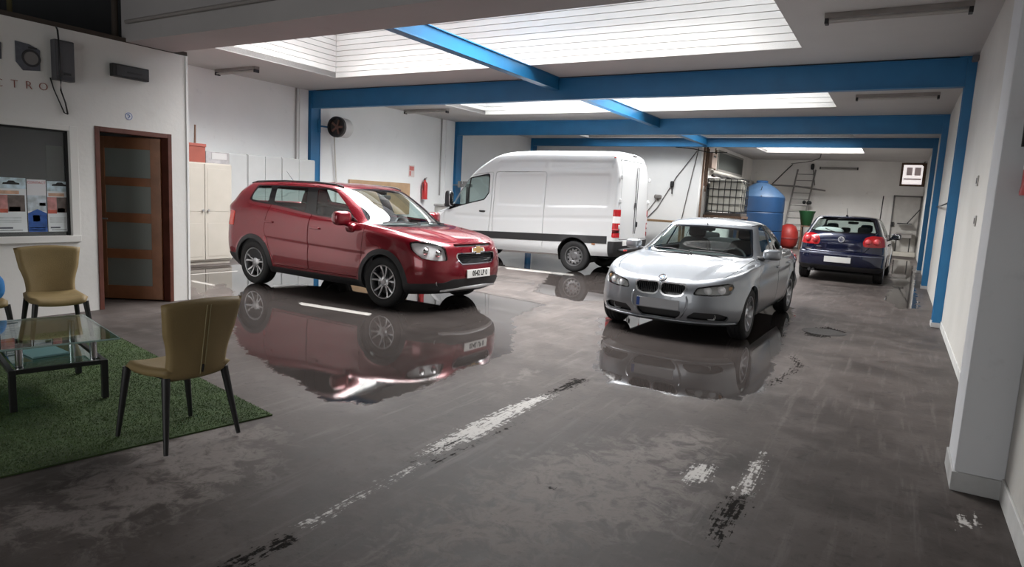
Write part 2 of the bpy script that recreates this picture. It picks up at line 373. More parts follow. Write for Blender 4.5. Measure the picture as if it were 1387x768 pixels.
    rough = mixf(wet, rough, .018)
    L(rough, b.inputs['Roughness']); b.inputs['IOR'].default_value = 1.45
    L(mixf(scm, mixf(wet, .17, .55), .04), b.inputs['Specular IOR Level'])
    hgt = math_('ADD', math_('MULTIPLY', fine, .5), math_('MULTIPLY', mid, .6))
    bp_ = N('ShaderNodeBump'); bp_.inputs['Distance'].default_value = .012; L(mixf(wet, .22, .012), bp_.inputs['Strength']); L(hgt, bp_.inputs['Height']); L(bp_.outputs['Normal'], b.inputs['Normal'])
    me.materials.append(mt)
    o = bpy.data.objects.new('floor', me); COL.objects.link(o); return st(o)
build_floor()

# ------------------------------------------------------------------ walls
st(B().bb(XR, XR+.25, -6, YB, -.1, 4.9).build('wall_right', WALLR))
st(B().bb(XL-.25, XL, OY-.3, Y3, -.1, 4.0).build('wall_left', WALLL))
st(B().bb(XL-.25, XP, Y3, Y3+.28, -.1, CZ).build('wall_partition', WALLL))
st(B().bb(XP-.25, XP, Y3+.28, YB, -.1, CZ).build('wall_recess', WALLB))
st(B().bb(XP-.25, XR+.25, YB, YB+.25, -.1, CZ+.1).build('wall_back', WALLB))
st(B().bb(XR-.015, XR, -6, 4.48, 0, .13, .004).build('baseboard_right', mat('white_skirting', (.60, .60, .59), .6, var=.15, vscale=6)))
st(B().bb(XR-.012, XR, 4.96, Y1-.02, 0, .10, .004).build('baseboard_right', MATS['white_skirting']))
pl = st(B().bb(.43, XR, 4.49, 4.94, 0, 3.12, .006).build('pillar', PILLAR))
st(B().bb(.418, XR, 4.475, 4.952, 0, .115, .005).build('pillar_plinth', SKIRT, pl))
# the concrete downstand beam in front of the first skylight
cb = st(B().bb(-8.06, XR, 4.44, 5.02, 3.12, 4.7, .004).build('concrete_beam', CONC))
B().tube([(-7.9, 4.405, 3.33), (-6.5, 4.405, 3.335), (-3.0, 4.405, 3.34)], .022, 8).build('conduit', mat('conduit_grey', (.28, .26, .25), .6), cb)
# enclosure of the front hall (around and above the camera)
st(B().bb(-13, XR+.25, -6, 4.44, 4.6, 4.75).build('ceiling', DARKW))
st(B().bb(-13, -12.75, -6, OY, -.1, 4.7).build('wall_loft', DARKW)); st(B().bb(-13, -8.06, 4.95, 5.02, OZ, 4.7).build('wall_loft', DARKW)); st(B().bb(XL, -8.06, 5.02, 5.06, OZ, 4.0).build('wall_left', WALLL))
for x0, x1 in ((-13, -6.65), (-.15, XR+.25)): st(B().bb(x0, x1, -6.2, -6, 0, 4.7).build('wall_front', WALLW))
st(B().bb(-6.65, -.15, -6.2, -6, 3.2, 4.7).build('wall_front', WALLW))
# ------------------------------------------------------------------ ceiling with four openings
SKY = [(-10.42, -1.45, 6.35, 10.10), (-10.42, -1.45, 12.65, 15.80), (-10.02, -1.45, 19.0, 22.05), (-4.85, -1.42, 24.0, 27.6)]
def ceiling_panel():
    b = B(); T = .10; yb = [5.02, 11.4, 17.4, Y3+.1, YB]
    for k, (x0, x1, y0, y1) in enumerate(SKY):
        xa, xb = (XL if k < 3 else XP), XR; ya, yb_ = yb[k], yb[k+1]
        b.bb(xa, x0, ya, yb_, CZ, CZ+T); b.bb(x1, xb, ya, yb_, CZ, CZ+T); b.bb(x0, x1, ya, y0, CZ, CZ+T); b.bb(x0, x1, y1, yb_, CZ, CZ+T)
    return st(b.build('ceiling', CEIL, weld=False))
ceiling_panel()
def share(name, me, parent, loc, rot=None):
    o = bpy.data.objects.new(name, me); COL.objects.link(o); o.parent = parent; o.location = loc
    if rot: o.rotation_euler = rot
    return o
SKYM = mat('skylight_daylight', (0.93, 0.97, 1.0), .5, emit=SKY_EMIT)
for k, (x0, x1, y0, y1) in enumerate(SKY):
    z0, z1 = CZ, 4.78; t = .03; n = 9; h = (z1-z0)/n
    b = B(); b.bb(x0-.10, x0-t, y0-.1, y1+.1, z0+.1, 5.0); b.bb(x1+t, x1+.10, y0-.1, y1+.1, z0+.1, 5.0); b.bb(x0-.1, x1+.1, y0-.10, y0-t, z0+.1, 5.0); b.bb(x0-.1, x1+.1, y1+t, y1+.10, z0+.1, 5.0)
    sh = st(b.build('skylight_shaft', BOARD, weld=False))
    mx = B().box((0, 0, 0), (x1-x0, t, h-.008), .003).build('board', BOARD, sh, loc=(0, 0, 0)); my = B().box((0, 0, 0), (t, y1-y0, h-.008), .003).build('board', BOARD, sh)
    mex, mey = mx.data, my.data; bpy.data.objects.remove(mx); bpy.data.objects.remove(my)
    for j in range(n):
        z = z0+h*(j+.5)
        share('board', mex, sh, ((x0+x1)/2, y1+t/2, z)); share('board', mex, sh, ((x0+x1)/2, y0-t/2, z))
        share('board', mey, sh, (x0-t/2, (y0+y1)/2, z)); share('board', mey, sh, (x1+t/2, (y0+y1)/2, z))
    # white ledge, glazing bars and panes of the roof light
    gz = 4.90
    fr = st(B().bb(x0-.06, x1+.06, y1-.09, y1+.06, 4.79, 4.85, .006).build('trim_%d' % (k+1), BOARD))
    nb = 6 if k < 3 else 2
    for j in range(nb+1):
        x = x0+(x1-x0)*j/nb
        b = B(); b.bb(x-.025, x+.025, y0, y1+.02, gz-.07, gz+.01, .004)
        if 0 < j < nb: b.bb(x-.02, x+.02, y1-.16, y1-.02, 4.72, 4.84, .003)
        b.build('glazing_bar', BOARD, fr)
        if j < nb:
            o = B().bb(x+.025, x+(x1-x0)/nb-.025, y0+.0, y1-.0, gz+.005, gz+.015).build('pane', SKYM, fr)
# ------------------------------------------------------------------ blue steel frames
def ibeam_x(name, xa, xb, y, z0, z1, w, tf=.022, tw=.018):
    b = B(); b.bb(xa, xb, y, y+w, z0, z0+tf, .003); b.bb(xa, xb, y, y+w, z1-tf, z1, .003); b.bb(xa, xb, y+.03, y+.03+tw, z0+tf, z1-tf); b.bb(xa, xb, y+w-.03-tw, y+w-.03, z0+tf, z1-tf)
    return st(b.build(name, BLUE))
for y in (Y1, Y2, YS):
    ibeam_x('steel_beam', XL+.09, XR-.10, y, 3.42 if y < YS else 3.55, CZ, .14)
    for xa, xb in ((XL, XL+.105), (XR-.115, XR)):
        b = B(); b.bb(xa, xb, y, y+.03, 0, CZ, .003); b.bb(xa, xb, y+.27, y+.30, 0, CZ, .003); b.bb(xa, xb-.012 if xa < -5 else xb, y+.03, y+.27, 0, CZ) if xa < -5 else b.bb(xa+.012, xb, y+.03, y+.27, 0, CZ)
        col_ = st(b.build('steel_column', BLUE))
        B().bb(xa-.012 if xa > -5 else xa, xb if xa > -5 else xb+.012, y-.012, y+.312, 0, .07, .004).build('column_foot', SKIRT, col_)
for ya, yb_ in ((5.02, Y1), (Y1+.14, Y2), (Y2+.14, YS)):
    x = -5.86; b = B(); b.bb(x-.08, x+.08, ya, yb_, 3.60, 3.618, .002); b.bb(x-.08, x+.08, ya, yb_, 3.812, 3.829, .002); b.bb(x+.045, x+.058, ya, yb_, 3.618, 3.812); b.bb(x-.058, x-.045, ya, yb_, 3.618, 3.812)
    st(b.build('steel_beam', BLUE))

# ------------------------------------------------------------------ office with window and ajar door
def office():
    b = B(); t = .14; xa = OX-t
    dy0, dy1, dz = 4.06, 4.97, 2.12; wy0, wy1, wz0, wz1 = 1.6, 3.82, .87, 2.03
    b.bb(xa, OX, -6, wy0, 0, OZ); b.bb(xa, OX, wy0, wy1, 0, wz0); b.bb(xa, OX, wy0, wy1, wz1, OZ); b.bb(xa, OX, wy1, dy0, 0, OZ); b.bb(xa, OX, dy0, dy1, dz, OZ); b.bb(xa, OX, dy1, OY, 0, OZ)
    b.bb(XL-.3, xa, OY-.14, OY, 0, OZ)
    o = st(b.build('wall_office', OFFW, weld=False))
    st(B().bb(-12.75, OX, -6, OY, OZ, OZ+.05).build('office_roof', LOFTP))
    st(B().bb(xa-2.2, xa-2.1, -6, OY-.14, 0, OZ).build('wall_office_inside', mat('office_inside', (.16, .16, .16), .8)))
    # window
    wf = B(); wf.bb(OX-.03, OX+.018, wy1-.03, wy1+.055, wz0+.012, wz1+.055, .004); wf.bb(OX-.03, OX+.018, wy0-.05, wy1-.03, wz1-.0, wz1+.055, .004); wf.bb(OX-.03, OX+.03, wy0-.05, wy1+.055, wz0-.06, wz0+.012, .004)
    w = st(wf.build('window_1', mat('window_white', (.72, .71, .69), .45), weld=False))
    fb = B(); fb.bb(OX-.06, OX-.03, wy1-.055, wy1-.03, wz0, wz1); fb.bb(OX-.06, OX-.03, wy0, wy1-.03, wz1-.02, wz1); fb.build('window_rebate', GLOSSB if 'gloss_black' in MATS else DARKM, w)
    B().bb(OX-.055, OX-.049, wy0, wy1-.055, wz0, wz1-.02).build('pane', glass_mat('office_glass', (.72, .76, .76), .55, extra=(.055, .058, .06)), w)
    # white blind strip at the right of the pane, shelf behind
    B().bb(OX-.10, OX-.09, 3.60, 3.77, 1.43, 1.86).build('blind', mat('cream_blind', (.62, .62, .50), .7), w)
    # door frame and door
    FR = mat('brown_door_frame', (.12, .038, .026), .45, var=.25, vscale=7); DW = mat('brown_door_wood', (.42, .185, .09), .42, var=.22, vscale=5, bump=.1, bscale=30)
    b = B(); b.bb(OX-.15, OX+.012, dy0, dy0+.05, 0, dz, .004); b.bb(OX-.15, OX+.012, dy1-.05, dy1, 0, dz, .004); b.bb(OX-.15, OX+.012, dy0+.05, dy1-.05, dz-.055, dz, .004)
    d = st(b.build('door_1', FR))
    hx, hy = OX-.125, dy1-.06; ang = math.atan2(-.46, -.65)         # the leaf stands ajar, hinged on the right
    W_, H_ = .80, 2.045; T = Matrix.Translation((hx, hy, .012)) @ Matrix.Rotation(ang, 4, 'Z')
    rails = [(0, .22), (.545, .635), (1.0, 1.09), (1.455, 1.545), (1.90, H_)]
    rl = [(0, .17), (.52, .64), (.98, 1.10), (1.44, 1.545), (1.90, H_)]
    b = B(); b.bb(0, .125, -.02, .02, 0, H_, .003); b.bb(W_-.125, W_, -.02, .02, 0, H_, .003)
    for z0, z1 in rl: b.bb(.125, W_-.125, -.019, .019, z0, z1, .003)
    bmesh.ops.transform(b.bm, matrix=T, verts=b.bm.verts[:]); leaf = b.build('door_leaf', DW, d, weld=False)
    FG = glass_mat('frosted_glass', (.55, .62, .60), .40, rough=.25, extra=(.33, .38, .36))
    for (a0, a1), (c0, c1) in zip(rl[:-1], rl[1:]):
        b = B(); b.bb(.125, W_-.125, -.005, .005, a1, c0); bmesh.ops.transform(b.bm, matrix=T, verts=b.bm.verts[:]); b.build('door_pane', FG, leaf)
    b = B(); b.cyl((W_-.06, .02, 1.02), (W_-.06, .065, 1.02), .012, n=12); b.box((W_-.11, .065, 1.02), (.12, .016, .02), .004); b.box((W_-.06, .022, 1.02), (.04, .006, .16), .003)
    bmesh.ops.transform(b.bm, matrix=T, verts=b.bm.verts[:]); b.build('door_handle', ALU, leaf)
    st(B().bb(OX, OX+.012, OY-.03, OY, 0, OZ, .002).build('trim_5', mat('corner_bead', (.78, .78, .77), .5)))
office()
# ================================================================== vehicle surface library
def pchip(xs, ys, x):
    xs = np.asarray(xs, float); ys = np.asarray(ys, float)
    if xs[0] > xs[-1]: xs, ys = xs[::-1], ys[::-1]
    x = np.clip(x, xs[0], xs[-1])
    if len(xs) == 1: return np.full_like(x, ys[0])
    h = np.diff(xs); dl = np.diff(ys)/h; n = len(xs); d = np.zeros(n)
    if n == 2: d[:] = dl[0]
    else:
        for i in range(1, n-1):
            if dl[i-1]*dl[i] > 0:
                w1 = 2*h[i]+h[i-1]; w2 = h[i]+2*h[i-1]; d[i] = (w1+w2)/(w1/dl[i-1]+w2/dl[i])
        d[0] = dl[0]; d[-1] = dl[-1]
    k = np.clip(np.searchsorted(xs, x, 'right')-1, 0, n-2)
    t = (x-xs[k])/h[k]; t2, t3 = t*t, t**3
    return (2*t3-3*t2+1)*ys[k]+(t3-2*t2+t)*h[k]*d[k]+(-2*t3+3*t2)*ys[k+1]+(t3-t2)*h[k]*d[k+1]
NF, NS, NR = 56, 120, 44
def loop_pts(L):
    """one half loop, front centre -> side -> rear centre"""
    xf, xr = L['xf'], L['xr']; df, dr = L.get('df', .5), L.get('dr', .4); ef, er = 2/L.get('nf', 2.6), 2/L.get('nr', 3.0)
    wk = L['w']; wk = [(0, wk)] if not isinstance(wk, (list, tuple)) else wk
    W = lambda x: pchip([a for a, _ in wk], [b for _, b in wk], x)
    def arc(n, xc, d, e, sg):
        ph = np.linspace(0, PI/2, 400)
        x = xc + sg*d*np.cos(ph)**e; y = W(x)*np.sin(ph)**e
        l = np.r_[0, np.cumsum(np.hypot(np.diff(x), np.diff(y)))]
        t = np.linspace(0, l[-1], n)
        return np.c_[np.interp(t, l, x), np.interp(t, l, y)]
    a = arc(NF+1, xf-df, df, ef, 1); c_ = arc(NR+1, xr+dr, dr, er, -1)[::-1]
    x = np.linspace(xf-df, xr+dr, NS+1); b = np.c_[x, W(x)]
    p = np.r_[a, b[1:], c_[1:]]
    zk = L['z']; zk = [(0, zk)] if not isinstance(zk, (list, tuple)) else zk
    z = pchip([q for q, _ in zk], [q for _, q in zk], p[:, 0])
    if 'cz' in L:   # crown: z rises towards the centreline by cz
        w0 = max(1e-3, np.max(p[:, 1])); z = z + L['cz']*(1-(p[:, 1]/w0)**2)
    return np.c_[p, z]
def crspline(P, segs, sharp):
    """centripetal Catmull-Rom through loops P (k, n, 3)"""
    out = []; K = len(P); T = []
    for i in range(K-1):
        p1, p2 = P[i], P[i+1]
        p0 = P[i-1] if i > 0 and i not in sharp else 2*p1-p2
        p3 = P[i+2] if i+2 < K and (i+1) not in sharp else 2*p2-p1
        d = lambda a, b: np.maximum(np.sqrt(np.linalg.norm(a-b, axis=1)), 1e-3)[:, None]
        t0 = np.zeros((len(p1), 1)); t1 = t0+d(p0, p1); t2 = t1+d(p1, p2); t3 = t2+d(p2, p3)
        for j in range(segs[i]):
            t = t1+(t2-t1)*j/segs[i]
            A1 = (t1-t)/(t1-t0)*p0+(t-t0)/(t1-t0)*p1; A2 = (t2-t)/(t2-t1)*p1+(t-t1)/(t2-t1)*p2; A3 = (t3-t)/(t3-t2)*p2+(t-t2)/(t3-t2)*p3
            B1 = (t2-t)/(t2-t0)*A1+(t-t0)/(t2-t0)*A2; B2 = (t3-t)/(t3-t1)*A2+(t-t1)/(t3-t1)*A3
            out.append((t2-t)/(t2-t1)*B1+(t-t1)/(t2-t1)*B2); T.append(i+j/segs[i])
    out.append(P[-1]); T.append(K-1)
    return np.array(out), np.array(T)
class Msh:
    def __init__(s, V, A, F): s.V, s.A, s.F = V, A, F       # verts, attributes (s, t, arc), faces
    def compact(s):
        used = sorted(set(i for f in s.F for i in f)); mp = {u: k for k, u in enumerate(used)}
        return Msh(s.V[used], s.A[used], [tuple(mp[i] for i in f) for f in s.F])
    def normals(s):
        N = np.zeros_like(s.V)
        if not s.F: return N
        m_ = max(len(f) for f in s.F)
        I = np.array([tuple(f)+(f[-1],)*(m_-len(f)) for f in s.F])
        P = s.V[I]; c = P.mean(1, keepdims=True); nn = np.zeros((len(I), 3))
        for k in range(m_): nn += np.cross(P[:, k]-c[:, 0], P[:, (k+1) % m_]-c[:, 0])
        for k in range(m_): np.add.at(N, I[:, k], nn)
        return N/np.maximum(np.linalg.norm(N, axis=1, keepdims=True), 1e-12)
    def offset(s, d): return Msh(s.V+s.normals()*d, s.A, s.F)
def join(a, b):
    n = len(a.V); return Msh(np.r_[a.V, b.V], np.r_[a.A, b.A], list(a.F)+[tuple(i+n for i in f) for f in b.F])
def surface(loops, segs, sharp=()):
    P = np.array([loop_pts(L) for L in loops]); G, T = crspline(P, segs, set(sharp))
    nt, ns = G.shape[:2]
    ref = P[min(3, len(P)-1)]; arc = np.r_[0, np.cumsum(np.linalg.norm(np.diff(ref[:, :2], axis=0), axis=1))]
    A = np.zeros((nt, ns, 3)); A[..., 0] = np.linspace(0, 1, ns)[None]; A[..., 1] = T[:, None]; A[..., 2] = arc[None]
    G[:, 0, 1] = 0; G[:, -1, 1] = 0; G[..., 1] = np.maximum(G[..., 1], 0); G[-1, :, 1] = 0
    F = []
    for j in range(nt-1):
        for i in range(ns-1):
            a = j*ns+i; F.append((a, a+1, a+ns+1, a+ns))
    return Msh(G.reshape(-1, 3), A.reshape(-1, 3), F)
def cut(m_, g):
    """split along g = 0: (inside g<0, outside)"""
    gv = np.asarray(g(m_), float).copy(); gv[np.abs(gv) < 1e-6] = 1e-6
    neg = gv < 0
    if not neg.any(): return Msh(m_.V, m_.A, []), m_
    V = list(m_.V); A = list(m_.A); ed = {}
    Fi, Fo = [], []
    k = max(len(f) for f in m_.F); I = np.array([tuple(f)+(f[0],)*(k-len(f)) for f in m_.F])
    cnt = neg[I]; alli = cnt.all(1); anyi = cnt.any(1)
    for fi, f in enumerate(m_.F):
        if alli[fi]: Fi.append(f); continue
        if not anyi[fi]: Fo.append(f); continue
        pi, po = [], []
        L = len(f)
        for q in range(L):
            a, b = f[q], f[(q+1) % L]
            (pi if neg[a] else po).append(a)
            if neg[a] != neg[b]:
                key = (a, b) if a < b else (b, a)
                if key not in ed:
                    u, w = key; t = gv[u]/(gv[u]-gv[w]); t = min(max(t, 0.001), 0.999)
                    V.append(m_.V[u]*(1-t)+m_.V[w]*t); A.append(m_.A[u]*(1-t)+m_.A[w]*t); ed[key] = len(V)-1
                pi.append(ed[key]); po.append(ed[key])
        if len(pi) > 2: Fi.append(tuple(pi))
        if len(po) > 2: Fo.append(tuple(po))
    V = np.array(V); A = np.array(A)
    return Msh(V, A, Fi).compact() if Fi else Msh(V, A, []), Msh(V, A, Fo).compact() if Fo else Msh(V, A, [])
def shrink(poly, r):
    """inward offset of a polygon"""
    P = np.array(poly, float); n = len(P)
    ar = 0.5*np.sum(P[:, 0]*np.roll(P[:, 1], -1)-np.roll(P[:, 0], -1)*P[:, 1])
    if ar < 0: P = P[::-1]
    out = []
    for i in range(n):
        a, b, c_ = P[i-1], P[i], P[(i+1) % n]
        d1 = (b-a)/np.linalg.norm(b-a); d2 = (c_-b)/np.linalg.norm(c_-b)
        n1 = np.array([-d1[1], d1[0]]); n2 = np.array([-d2[1], d2[0]])
        bis = n1+n2; L = bis@bis
        out.append(b+bis*(2*r/L) if L > 0.15 else b+n1*r)
    return np.array(out)
def sdpoly(poly, u, w, r=0.0):
    P = shrink(poly, r) if r else np.array(poly, float)
    n = len(P); best = np.full(u.shape, 1e9); ins = np.zeros(u.shape, bool)
    for i in range(n):
        a, b = P[i], P[(i+1) % n]; e = b-a
        pu, pw = u-a[0], w-a[1]
        t = np.clip((pu*e[0]+pw*e[1])/max(e@e, 1e-12), 0, 1)
        best = np.minimum(best, (pu-e[0]*t)**2+(pw-e[1]*t)**2)
        cr = ((a[1] <= w) & (b[1] > w)) | ((b[1] <= w) & (a[1] > w))
        with np.errstate(divide='ignore', invalid='ignore'):
            xi = a[0]+(w-a[1])*e[0]/(e[1] if e[1] != 0 else 1e-12)
        ins ^= cr & (u < xi)
    d = np.sqrt(best)
    return np.where(ins, -d, d)-r
def weld_mirror(m_):
    if not m_.F: return m_
    V2 = m_.V.copy(); V2[:, 1] *= -1
    n = len(m_.V); V = np.r_[m_.V, V2]; A = np.r_[m_.A, m_.A]
    on = np.abs(m_.V[:, 1]) < 2e-4
    mp = np.where(on, np.arange(n), np.arange(n)+n)
    F = list(m_.F)+[tuple(int(mp[i]) for i in f)[::-1] for f in m_.F]
    F2 = []
    for f in F:
        g = tuple(dict.fromkeys(f))
        if len(g) > 2: F2.append(g)
    return Msh(V, A, F2).compact()
def mirror(m_):
    V2 = m_.V.copy(); V2[:, 1] *= -1
    return Msh(V2, m_.A, [f[::-1] for f in m_.F])
def lipped(m_, depth, skip_center=True):
    """adds an inward return along every open edge so panels have thickness"""
    N = m_.normals(); cnt = {}
    for f in m_.F:
        for q in range(len(f)):
            a, b = f[q], f[(q+1) % len(f)]; k = (a, b) if a < b else (b, a)
            cnt[k] = (cnt.get(k, (0,))[0]+1, a, b)
    V = [p for p in m_.V]; F = list(m_.F); mp = {}
    def two(i):
        if i not in mp:
            V.append(m_.V[i]); V.append(m_.V[i]-N[i]*depth); mp[i] = (len(V)-2, len(V)-1)
        return mp[i]
    for k, (c_, a, b) in cnt.items():
        if c_ == 1:
            if skip_center and abs(m_.V[a][1]) < 3e-4 and abs(m_.V[b][1]) < 3e-4: continue
            a0, a1 = two(a); b0, b1 = two(b); F.append((b0, a0, a1, b1))
    return V, F
def put(name, m_, material, parent, lip=0.0, off=0.0, label=None):
    if not m_.F: return None
    if off: m_ = m_.offset(off)
    V, F = lipped(m_, lip) if lip else (m_.V, m_.F)
    o = link(name, mesh_from(name, V, F, True), material, parent)
    if label: o['label'] = label
    return o
def both(name, m_, material, parent, **k):
    """left and right piece as two parts"""
    return put(name, m_, material, parent, **k), put(name, mirror(m_), material, parent, **k)
def XZ(poly, r=0.0, smin=0.0, smax=1.0, tmin=-1, tmax=99):
    return lambda m_: np.where((m_.A[:, 0] >= smin) & (m_.A[:, 0] <= smax) & (m_.A[:, 1] >= tmin) & (m_.A[:, 1] <= tmax), sdpoly(poly, m_.V[:, 0], m_.V[:, 2], r), 1.0)
def YZ(poly, r=0.0, front=True, tmin=-1, tmax=99):
    return lambda m_: np.where(((m_.V[:, 0] > 0) == front) & (m_.A[:, 1] >= tmin) & (m_.A[:, 1] <= tmax), sdpoly(poly, m_.V[:, 1], m_.V[:, 2], r), 1.0)
def XY(poly, r=0.0, tmin=-1, tmax=99):
    return lambda m_: np.where((m_.A[:, 1] >= tmin) & (m_.A[:, 1] <= tmax), sdpoly(poly, m_.V[:, 0], m_.V[:, 1], r), 1.0)
def grow(g, d): return lambda m_: g(m_)-d
def circ(cx, cz, r, ymin=0.3): return lambda m_: np.where(m_.V[:, 1] > ymin, np.hypot(m_.V[:, 0]-cx, m_.V[:, 2]-cz)-r, 1.0)
def flare(S, cx, cz, R, amt, wid=.14, ymin=.5):
    d = np.hypot(S.V[:, 0]-cx, S.V[:, 2]-cz); k = np.clip(1-(d-R)/wid, 0, 1)
    S.V[:, 1] += np.where(S.V[:, 1] > ymin, amt*k*k*(3-2*k), 0)
def emboss(S, g, depth, wid, axis=1):
    d = g(S); k = np.clip((-d)/wid, 0, 1); S.V[:, axis] += depth*k*k*(3-2*k)

# ---------------------------------------------------------------- materials for vehicles
TYRE = mat('tyre_rubber', (0.012, 0.012, 0.013), 0.75, bump=.2, bscale=60)
ALLOY = mat('alloy', (0.55, 0.56, 0.58), 0.28, metal=1.0)
STEELW = mat('wheel_steel', (0.10, 0.10, 0.105), 0.5, metal=.3)
CHROME = mat('chrome', (0.85, 0.85, 0.86), 0.08, metal=1.0)
BLACKP = mat('black_plastic', (0.018, 0.018, 0.02), 0.55, bump=.1, bscale=200)
GLOSSB = mat('gloss_black', (0.008, 0.008, 0.009), 0.12)
WELL = mat('wheel_well', (0.006, 0.006, 0.006), 0.95)
CABIN = mat('cabin_trim', (0.03, 0.031, 0.033), 0.8)
CABINL = mat('cabin_lining', (0.22, 0.21, 0.20), 0.9)
SEAT = mat('seat_cloth', (0.02, 0.021, 0.023), 0.95, var=.2, vscale=30)
CARGLASS = glass_mat('car_glass', (0.84, 0.94, 0.92), 0.92)
TINTGLASS = glass_mat('tinted_glass', (0.74, 0.84, 0.82), 0.86)
LENS = glass_mat('lamp_lens', (1, 1, 1), 0.98)
REFLECTOR = mat('lamp_reflector', (0.88, 0.89, 0.90), 0.35, metal=.0)  # plain white in place of chrome; reflected skylight is put into the colour
REDLENS = mat('red_lens', (0.42, 0.008, 0.012), 0.12, coat=.6)
REDPALE = mat('pale_red_lens', (0.62, 0.075, 0.085), 0.15, coat=.6)
WHITELENS = mat('white_lens', (0.82, 0.80, 0.80), 0.15, coat=.6)
PLATEW = mat('plate_white', (0.72, 0.72, 0.70), 0.4)
PLATEB = mat('plate_blue', (0.02, 0.07, 0.30), 0.4)
INK = mat('plate_ink', (0.01, 0.01, 0.01), 0.5)

def wheel(parent, x, y, R, width, rimR, style, rim_mat=ALLOY):
    """tyre (part) with rim, spokes and brake disc as its sub-parts; outer face towards sign(y)"""
    sg = 1 if y > 0 else -1
    hw = width/2; b = B()
    prof = [(rimR-.006, -hw*.8), (rimR+.012, -hw*.93), ((R+rimR)/2, -hw), (R-.03, -hw*.97), (R-.008, -hw*.80)]
    for gy in (-.45, 0.0, .45):
        prof += [(R, hw*(gy-.16)), (R, hw*(gy-.06)), (R-.008, hw*(gy-.05)), (R-.008, hw*(gy+.05)), (R, hw*(gy+.06)), (R, hw*(gy+.16))]
    prof += [(R-.008, hw*.80), (R-.03, hw*.97), ((R+rimR)/2, hw), (rimR+.012, hw*.93), (rimR-.006, hw*.8)]
    b.lathe(prof, 'y', 44)
    w = b.build('wheel', TYRE, parent, smooth=40, loc=(x, y, R)); w['label'] = 'black tyre with its wheel rim'
    o = hw*.86
    b = B(); b.lathe([(rimR, sg*o), (rimR-.004, sg*(o+.006)), (rimR-.016, sg*(o+.004)), (rimR-.022, sg*(o-.02)), (rimR-.03, sg*(o-.05)), (rimR-.035, -sg*o*.9)], 'y', 40)
    b.build('rim', rim_mat, w, smooth=40)
    if style != 'steel':
        b = B(); b.lathe([(0.03, sg*(o-.075)), (rimR*.70, sg*(o-.075)), (rimR*.70, sg*(o-.095)), (.03, sg*(o-.095))], 'y', 28)
        b.build('brake_disc', mat('brake_iron', (.12, .12, .12), .4, metal=.8), w, smooth=30)
        b = B(); b.lathe([(0.001, sg*(o-.12)), (rimR-.03, sg*(o-.12))], 'y', 28); b.build('wheel_back', WELL, w)
        n = {'twin5': 5, 'twin7': 7, 'multi10': 10, 'five': 5}[style]
        b = B(); b.lathe([(.001, sg*(o-.012)), (.028, sg*(o-.012)), (.034, sg*(o-.018)), (.062, sg*(o-.022)), (.075, sg*(o-.034)), (.078, sg*(o-.06))], 'y', 28)
        b.build('hub_cap', rim_mat, w, smooth=35)
        for k in range(n):
            offs = (-.16, .16) if style.startswith('twin') else (0,)
            b = B()
            for of in offs:
                a = 2*PI*k/n+PI/2+of; a2 = 2*PI*k/n+PI/2+of*1.55
                def pt(r, aa, lat, dep):
                    return Vector((math.cos(aa)*r-math.sin(aa)*lat, sg*(o-dep), math.sin(aa)*r+math.cos(aa)*lat))
                wd0, wd1 = (.017, .014) if style.startswith('twin') else ((.018, .017) if style == 'multi10' else (.04, .03))
                ra, rb = .055, rimR-.018
                rows = []
                for q in range(5):
                    f = q/4; r = ra+(rb-ra)*f; aa = a+(a2-a)*f; wd = wd0+(wd1-wd0)*f; dp = .024+.012*math.sin(PI*f)-.016*f
                    rows.append([b.bm.verts.new(p) for p in (pt(r, aa, -wd, dp+.030), pt(r, aa, -wd*.75, dp), pt(r, aa, wd*.75, dp), pt(r, aa, wd, dp+.030))])
                for q in range(4):
                    for j in range(3): b.bm.faces.new((rows[q][j], rows[q][j+1], rows[q+1][j+1], rows[q+1][j]))
            b.build('spoke', rim_mat, w, smooth=50)
    else:
        b = B(); b.lathe([(.001, sg*(o-.02)), (.055, sg*(o-.02)), (.065, sg*(o-.035)), (.095, sg*(o-.05)), (.12, sg*(o-.035)), (rimR*.80, sg*(o-.03)), (rimR*.86, sg*(o-.055)), (rimR-.03, sg*(o-.06))], 'y', 36)
        b.build('wheel_disc', rim_mat, w, smooth=40)
        b = B()
        for k in range(12):
            a = 2*PI*k/12; c_ = Vector((math.cos(a)*rimR*.72, sg*(o-.031), math.sin(a)*rimR*.72))
            b.cyl(c_-Vector((0, .002, 0)), c_+Vector((0, .004*sg, 0)) if sg > 0 else c_+Vector((0, -.004, 0)), .02, n=12)
        b.build('vent_hole', WELL, w)
        b = B()
        for k in range(6):
            a = 2*PI*k/6+.3; c_ = Vector((math.cos(a)*.085, sg*(o-.045), math.sin(a)*.085)); b.cyl(c_, c_+Vector((0, .022*sg, 0)), .012, n=6)
        b.build('wheel_nut', CHROME, w)
    return w
def wells(parent, xs, R, ymax, depth=.36):
    for x in xs:
        for sg in (1, -1):
            b = B(); b.lathe([(R, ymax*sg), (R, (ymax-depth)*sg), (.02, (ymax-depth)*sg)], 'y', 28, c=(x, 0, R-.03), a0=-.35, a1=PI+.35)
            b.build('wheel_well', WELL, parent, smooth=30)
def underbody(parent, L, z, inset=.03):
    p = loop_pts(L); p = np.r_[p, (p*np.array([1, -1, 1]))[::-1][1:-1]]
    b = B(); c_ = b.bm.verts.new((0, 0, z)); vs = [b.bm.verts.new((q[0], q[1]*(1-inset), z)) for q in p]
    for i in range(len(vs)): b.bm.faces.new((c_, vs[i], vs[(i+1) % len(vs)]))
    b.build('underbody', WELL, parent)
